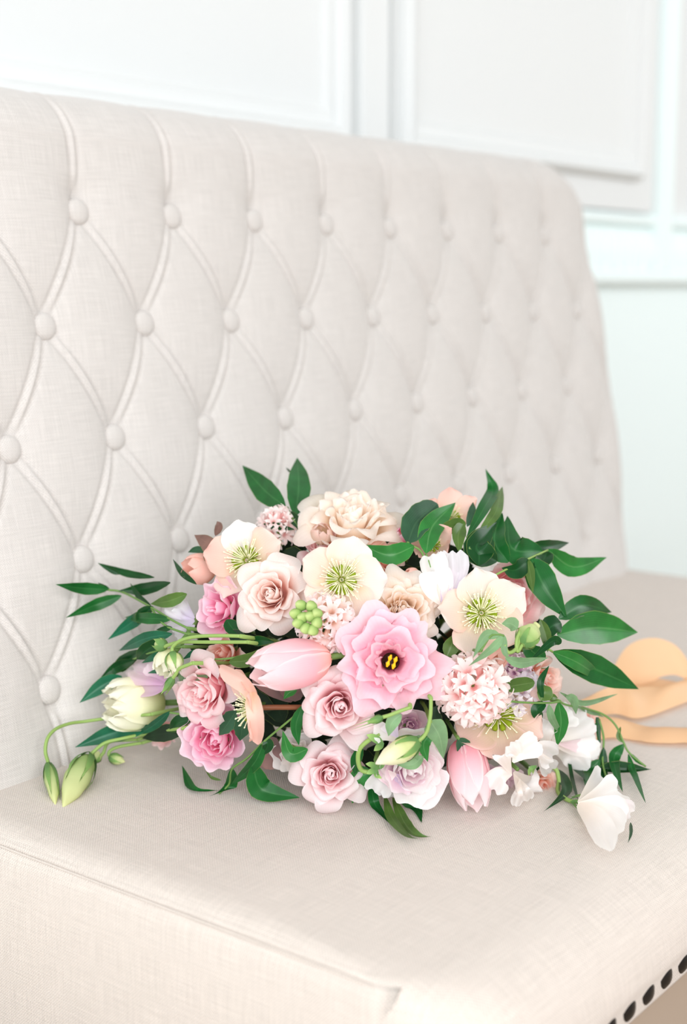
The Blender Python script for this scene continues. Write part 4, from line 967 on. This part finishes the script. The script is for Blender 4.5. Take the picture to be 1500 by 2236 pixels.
leaves('ruscus_spray', 'twisting leafy tendril trailing past the vivid pink peony onto the seat', 'foliage', [(478, 1733), (500, 1712), (506, 1680), (540, 1655), (580, 1616), (645, 1562)],
    [([(576, 1621), (552, 1668), (503, 1716)], 30, 'mid', {'roll': .3}), ([(506, 1677), (500, 1718), (456, 1748)], 30, 'mid', {'roll': .3}), ([(480, 1732), (426, 1728), (397, 1671)], 26, 'mid', {'roll': .2}), ([(483, 1704), (462, 1698), (448, 1682)], 7, 'olive'), ([(578, 1615), (585, 1628), (572, 1650)], 28, 'dark')])
leaves('ruscus_spray', 'curved leaf pair in the dark gap beside the peach hellebore', 'foliage', [(663, 1541), (672, 1520)],
    [([(660, 1541), (646, 1585), (653, 1628)], 27, 'mid', {'roll': .1}), ([(672, 1636), (634, 1645), (617, 1595)], 36, 'light', {'roll': .1}), ([(648, 1507), (632, 1512), (619, 1527)], 20, 'light', {'roll': .0})])
leaves('ruscus_spray', 'drooping leaves with long curled tips spilling onto the seat beneath the peony', 'foliage', [(843, 1741), (813, 1688), (820, 1660)],
    [([(813, 1684), (784, 1702), (769, 1755)], 46, 'light', {'roll': 0}), ([(790, 1630), (776, 1660), (775, 1695)], 26, 'mid'), ([(812, 1690), (818, 1755), (860, 1808)], 24, 'mid', {'roll': .1}), ([(840, 1738), (858, 1802), (890, 1836), (914, 1845)], 26, 'olive', {'roll': .2, 'nv': 20}),
     ([(858, 1742), (884, 1800), (912, 1826), (943, 1831)], 27, 'olive', {'roll': .2, 'nv': 20}), ([(870, 1745), (908, 1764), (921, 1797)], 26, 'mid', {'roll': .1}), ([(800, 1600), (785, 1615), (772, 1640)], 26, 'dark')])
leaves('lisianthus_foliage', 'heart-shaped sage leaf on a pale stem below the big lisianthus', 'foliage', [(941, 1524), (940, 1560), (940, 1575)],
    [([(940, 1574), (960, 1610), (968, 1657)], 48, 'sage', {'prof': 'heart', 'roll': 0}), ([(942, 1600), (925, 1625), (934, 1664)], 30, 'light', {'roll': .1}), ([(876, 1560), (856, 1578), (848, 1608)], 30, 'sage', {'roll': .0}), ([(916, 1605), (905, 1630), (912, 1660)], 26, 'sage'), ([(925, 1650), (900, 1670), (862, 1668)], 24, 'sage')], mat=STEM_PALE, dz0=-.03)
leaves('rose_foliage', 'toothed dark rose leaves below the warm pink rose', 'foliage', [(520, 1555)],
    [([(515, 1552), (498, 1580), (478, 1606)], 40, 'rose', {'frill': .05}), ([(530, 1560), (528, 1590), (524, 1618)], 40, 'rose', {'frill': .05})])
leaves('rose_foliage', 'dark rose leaf hanging above the lower tulip', 'foliage', [(1000, 1612)], [([(1000, 1612), (1012, 1632), (1021, 1656)], 36, 'rose', {'frill': .05}), ([(1068, 1660), (1070, 1640), (1072, 1620)], 20, 'brown')])
leaves('lisianthus_foliage', 'grey-green lisianthus leaves and stem in front of the salmon-peach rose', 'foliage', [(455, 1440), (500, 1438), (545, 1428), (600, 1412)],
    [([(456, 1459), (430, 1484), (386, 1490)], 28, 'sage', {'roll': 0}), ([(456, 1440), (428, 1425), (398, 1440)], 18, 'teal', {'roll': .2}), ([(500, 1446), (545, 1440), (590, 1408)], 30, 'olive', {'roll': 0}), ([(394, 1470), (396, 1480), (398, 1495)], 14, 'sage'), ([(455, 1445), (432, 1460), (408, 1468)], 10, 'light')], mat=STEM)
leaves('ruscus_spray', 'shaded leaves between the bright pink lisianthus and the blush rose', 'foliage', [(520, 1395)],
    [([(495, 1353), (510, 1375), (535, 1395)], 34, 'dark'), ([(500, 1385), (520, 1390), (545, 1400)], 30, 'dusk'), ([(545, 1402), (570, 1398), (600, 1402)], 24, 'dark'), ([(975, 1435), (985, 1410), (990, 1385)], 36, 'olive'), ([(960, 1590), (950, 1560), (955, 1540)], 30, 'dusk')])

# shaded inner greenery that fills the gaps behind the heads
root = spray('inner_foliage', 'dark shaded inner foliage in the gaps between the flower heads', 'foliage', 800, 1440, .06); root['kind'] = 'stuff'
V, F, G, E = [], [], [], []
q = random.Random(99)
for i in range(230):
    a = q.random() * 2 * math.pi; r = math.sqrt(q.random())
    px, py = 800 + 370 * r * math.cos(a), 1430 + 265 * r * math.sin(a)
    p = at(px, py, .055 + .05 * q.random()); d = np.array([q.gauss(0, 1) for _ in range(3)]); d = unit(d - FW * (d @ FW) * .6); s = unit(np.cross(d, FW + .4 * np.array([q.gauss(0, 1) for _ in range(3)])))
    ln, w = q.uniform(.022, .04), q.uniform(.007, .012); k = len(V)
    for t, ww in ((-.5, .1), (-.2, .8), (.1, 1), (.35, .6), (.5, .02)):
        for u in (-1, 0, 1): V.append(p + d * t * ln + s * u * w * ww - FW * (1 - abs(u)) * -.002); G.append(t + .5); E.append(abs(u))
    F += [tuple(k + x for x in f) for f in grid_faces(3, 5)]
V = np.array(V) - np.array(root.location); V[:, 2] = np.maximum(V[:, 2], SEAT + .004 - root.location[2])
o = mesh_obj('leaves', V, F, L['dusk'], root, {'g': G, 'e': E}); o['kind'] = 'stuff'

# ------------------------------------------------------------------ the silk ribbon
SILK = petal_mat('peach_silk', (246, 206, 164), (246, 206, 164), (246, 206, 164), .35, rough=.42, speck=.02)
rib = tagged(empty('silk_ribbon', (1.25, .62, SEAT)), 'peach silk ribbon trailing from the bouquet along the seat', 'ribbon')


def on_seat(px, py, h=0.):
    d = ray(px, py); return CAM + d * ((SEAT + h - CAM[2]) / d[2])


def up(px, py, h):
    return on_seat(px, py) + np.array([0, 0, h])


def ribbon(name, A, B, n=40, wav=.0):
    """A band of silk between two edge lines."""
    a, b = catmull(A, n), catmull(B, n); V, G = [], []
    for i in range(n):
        for j in range(9):
            w = j / 8; p = a[i] * (1 - w) + b[i] * w; p = p + np.array([0, 0, wav * math.sin(math.pi * w) * (1 + .5 * math.sin(i * .5))])
            p[2] = max(p[2], SEAT + .002 + .0015 * math.sin(w * 9 + i * .35) ** 2); V.append(p - np.array(rib.location)); G.append(w)
    return mesh_obj(name, V, grid_faces(9, n), SILK, rib, {'g': G, 'e': [0] * len(G)})


# flat tail along the seat out of the frame, the upper tail, and the loop standing behind them
ribbon('tail', [on_seat(1180, 1640, .004), on_seat(1330, 1612, .003), on_seat(1430, 1622, .003), on_seat(1600, 1622, .003)], [on_seat(1180, 1590, .012), on_seat(1320, 1565, .016), on_seat(1430, 1588, .006), on_seat(1600, 1585, .006)], wav=.004)
ribbon('tail', [on_seat(1200, 1600, .006), on_seat(1330, 1560, .008), on_seat(1395, 1568, .006), on_seat(1480, 1540, .006), on_seat(1600, 1490, .006)], [on_seat(1220, 1560, .03), on_seat(1330, 1500, .03), on_seat(1400, 1500, .022), on_seat(1480, 1490, .018), on_seat(1600, 1430, .018)], wav=.006)
lp = [up(1335, 1512, .003), up(1338, 1508, .022), up(1368, 1508, .045), up(1420, 1508, .053), up(1472, 1510, .046), up(1505, 1514, .026), up(1512, 1520, .003)]
li = [up(1385, 1522, .003), up(1390, 1520, .008), up(1408, 1518, .016), up(1440, 1518, .019), up(1464, 1520, .016), up(1480, 1522, .008), up(1484, 1524, .003)]
ribbon('loop', lp, [p + np.array([.012, -.008, 0]) for p in li])
ribbon('tail', [on_seat(1335, 1520, .003), on_seat(1420, 1512, .006), on_seat(1500, 1520, .004), on_seat(1600, 1525, .004)], [on_seat(1345, 1490, .004), on_seat(1420, 1480, .012), on_seat(1500, 1492, .006), on_seat(1600, 1495, .004)], wav=.003)
tv, tf = tube_mesh([BIND - np.array(rib.location), BIND * .5 + TAIL * .5 - np.array(rib.location), TAIL * .9 + BIND * .1 - np.array(rib.location)], [.017, .018, .018], 14, 12)
mesh_obj('wrap', tv, tf, SILK, rib, {'g': [0] * len(tv), 'e': [0] * len(tv)})
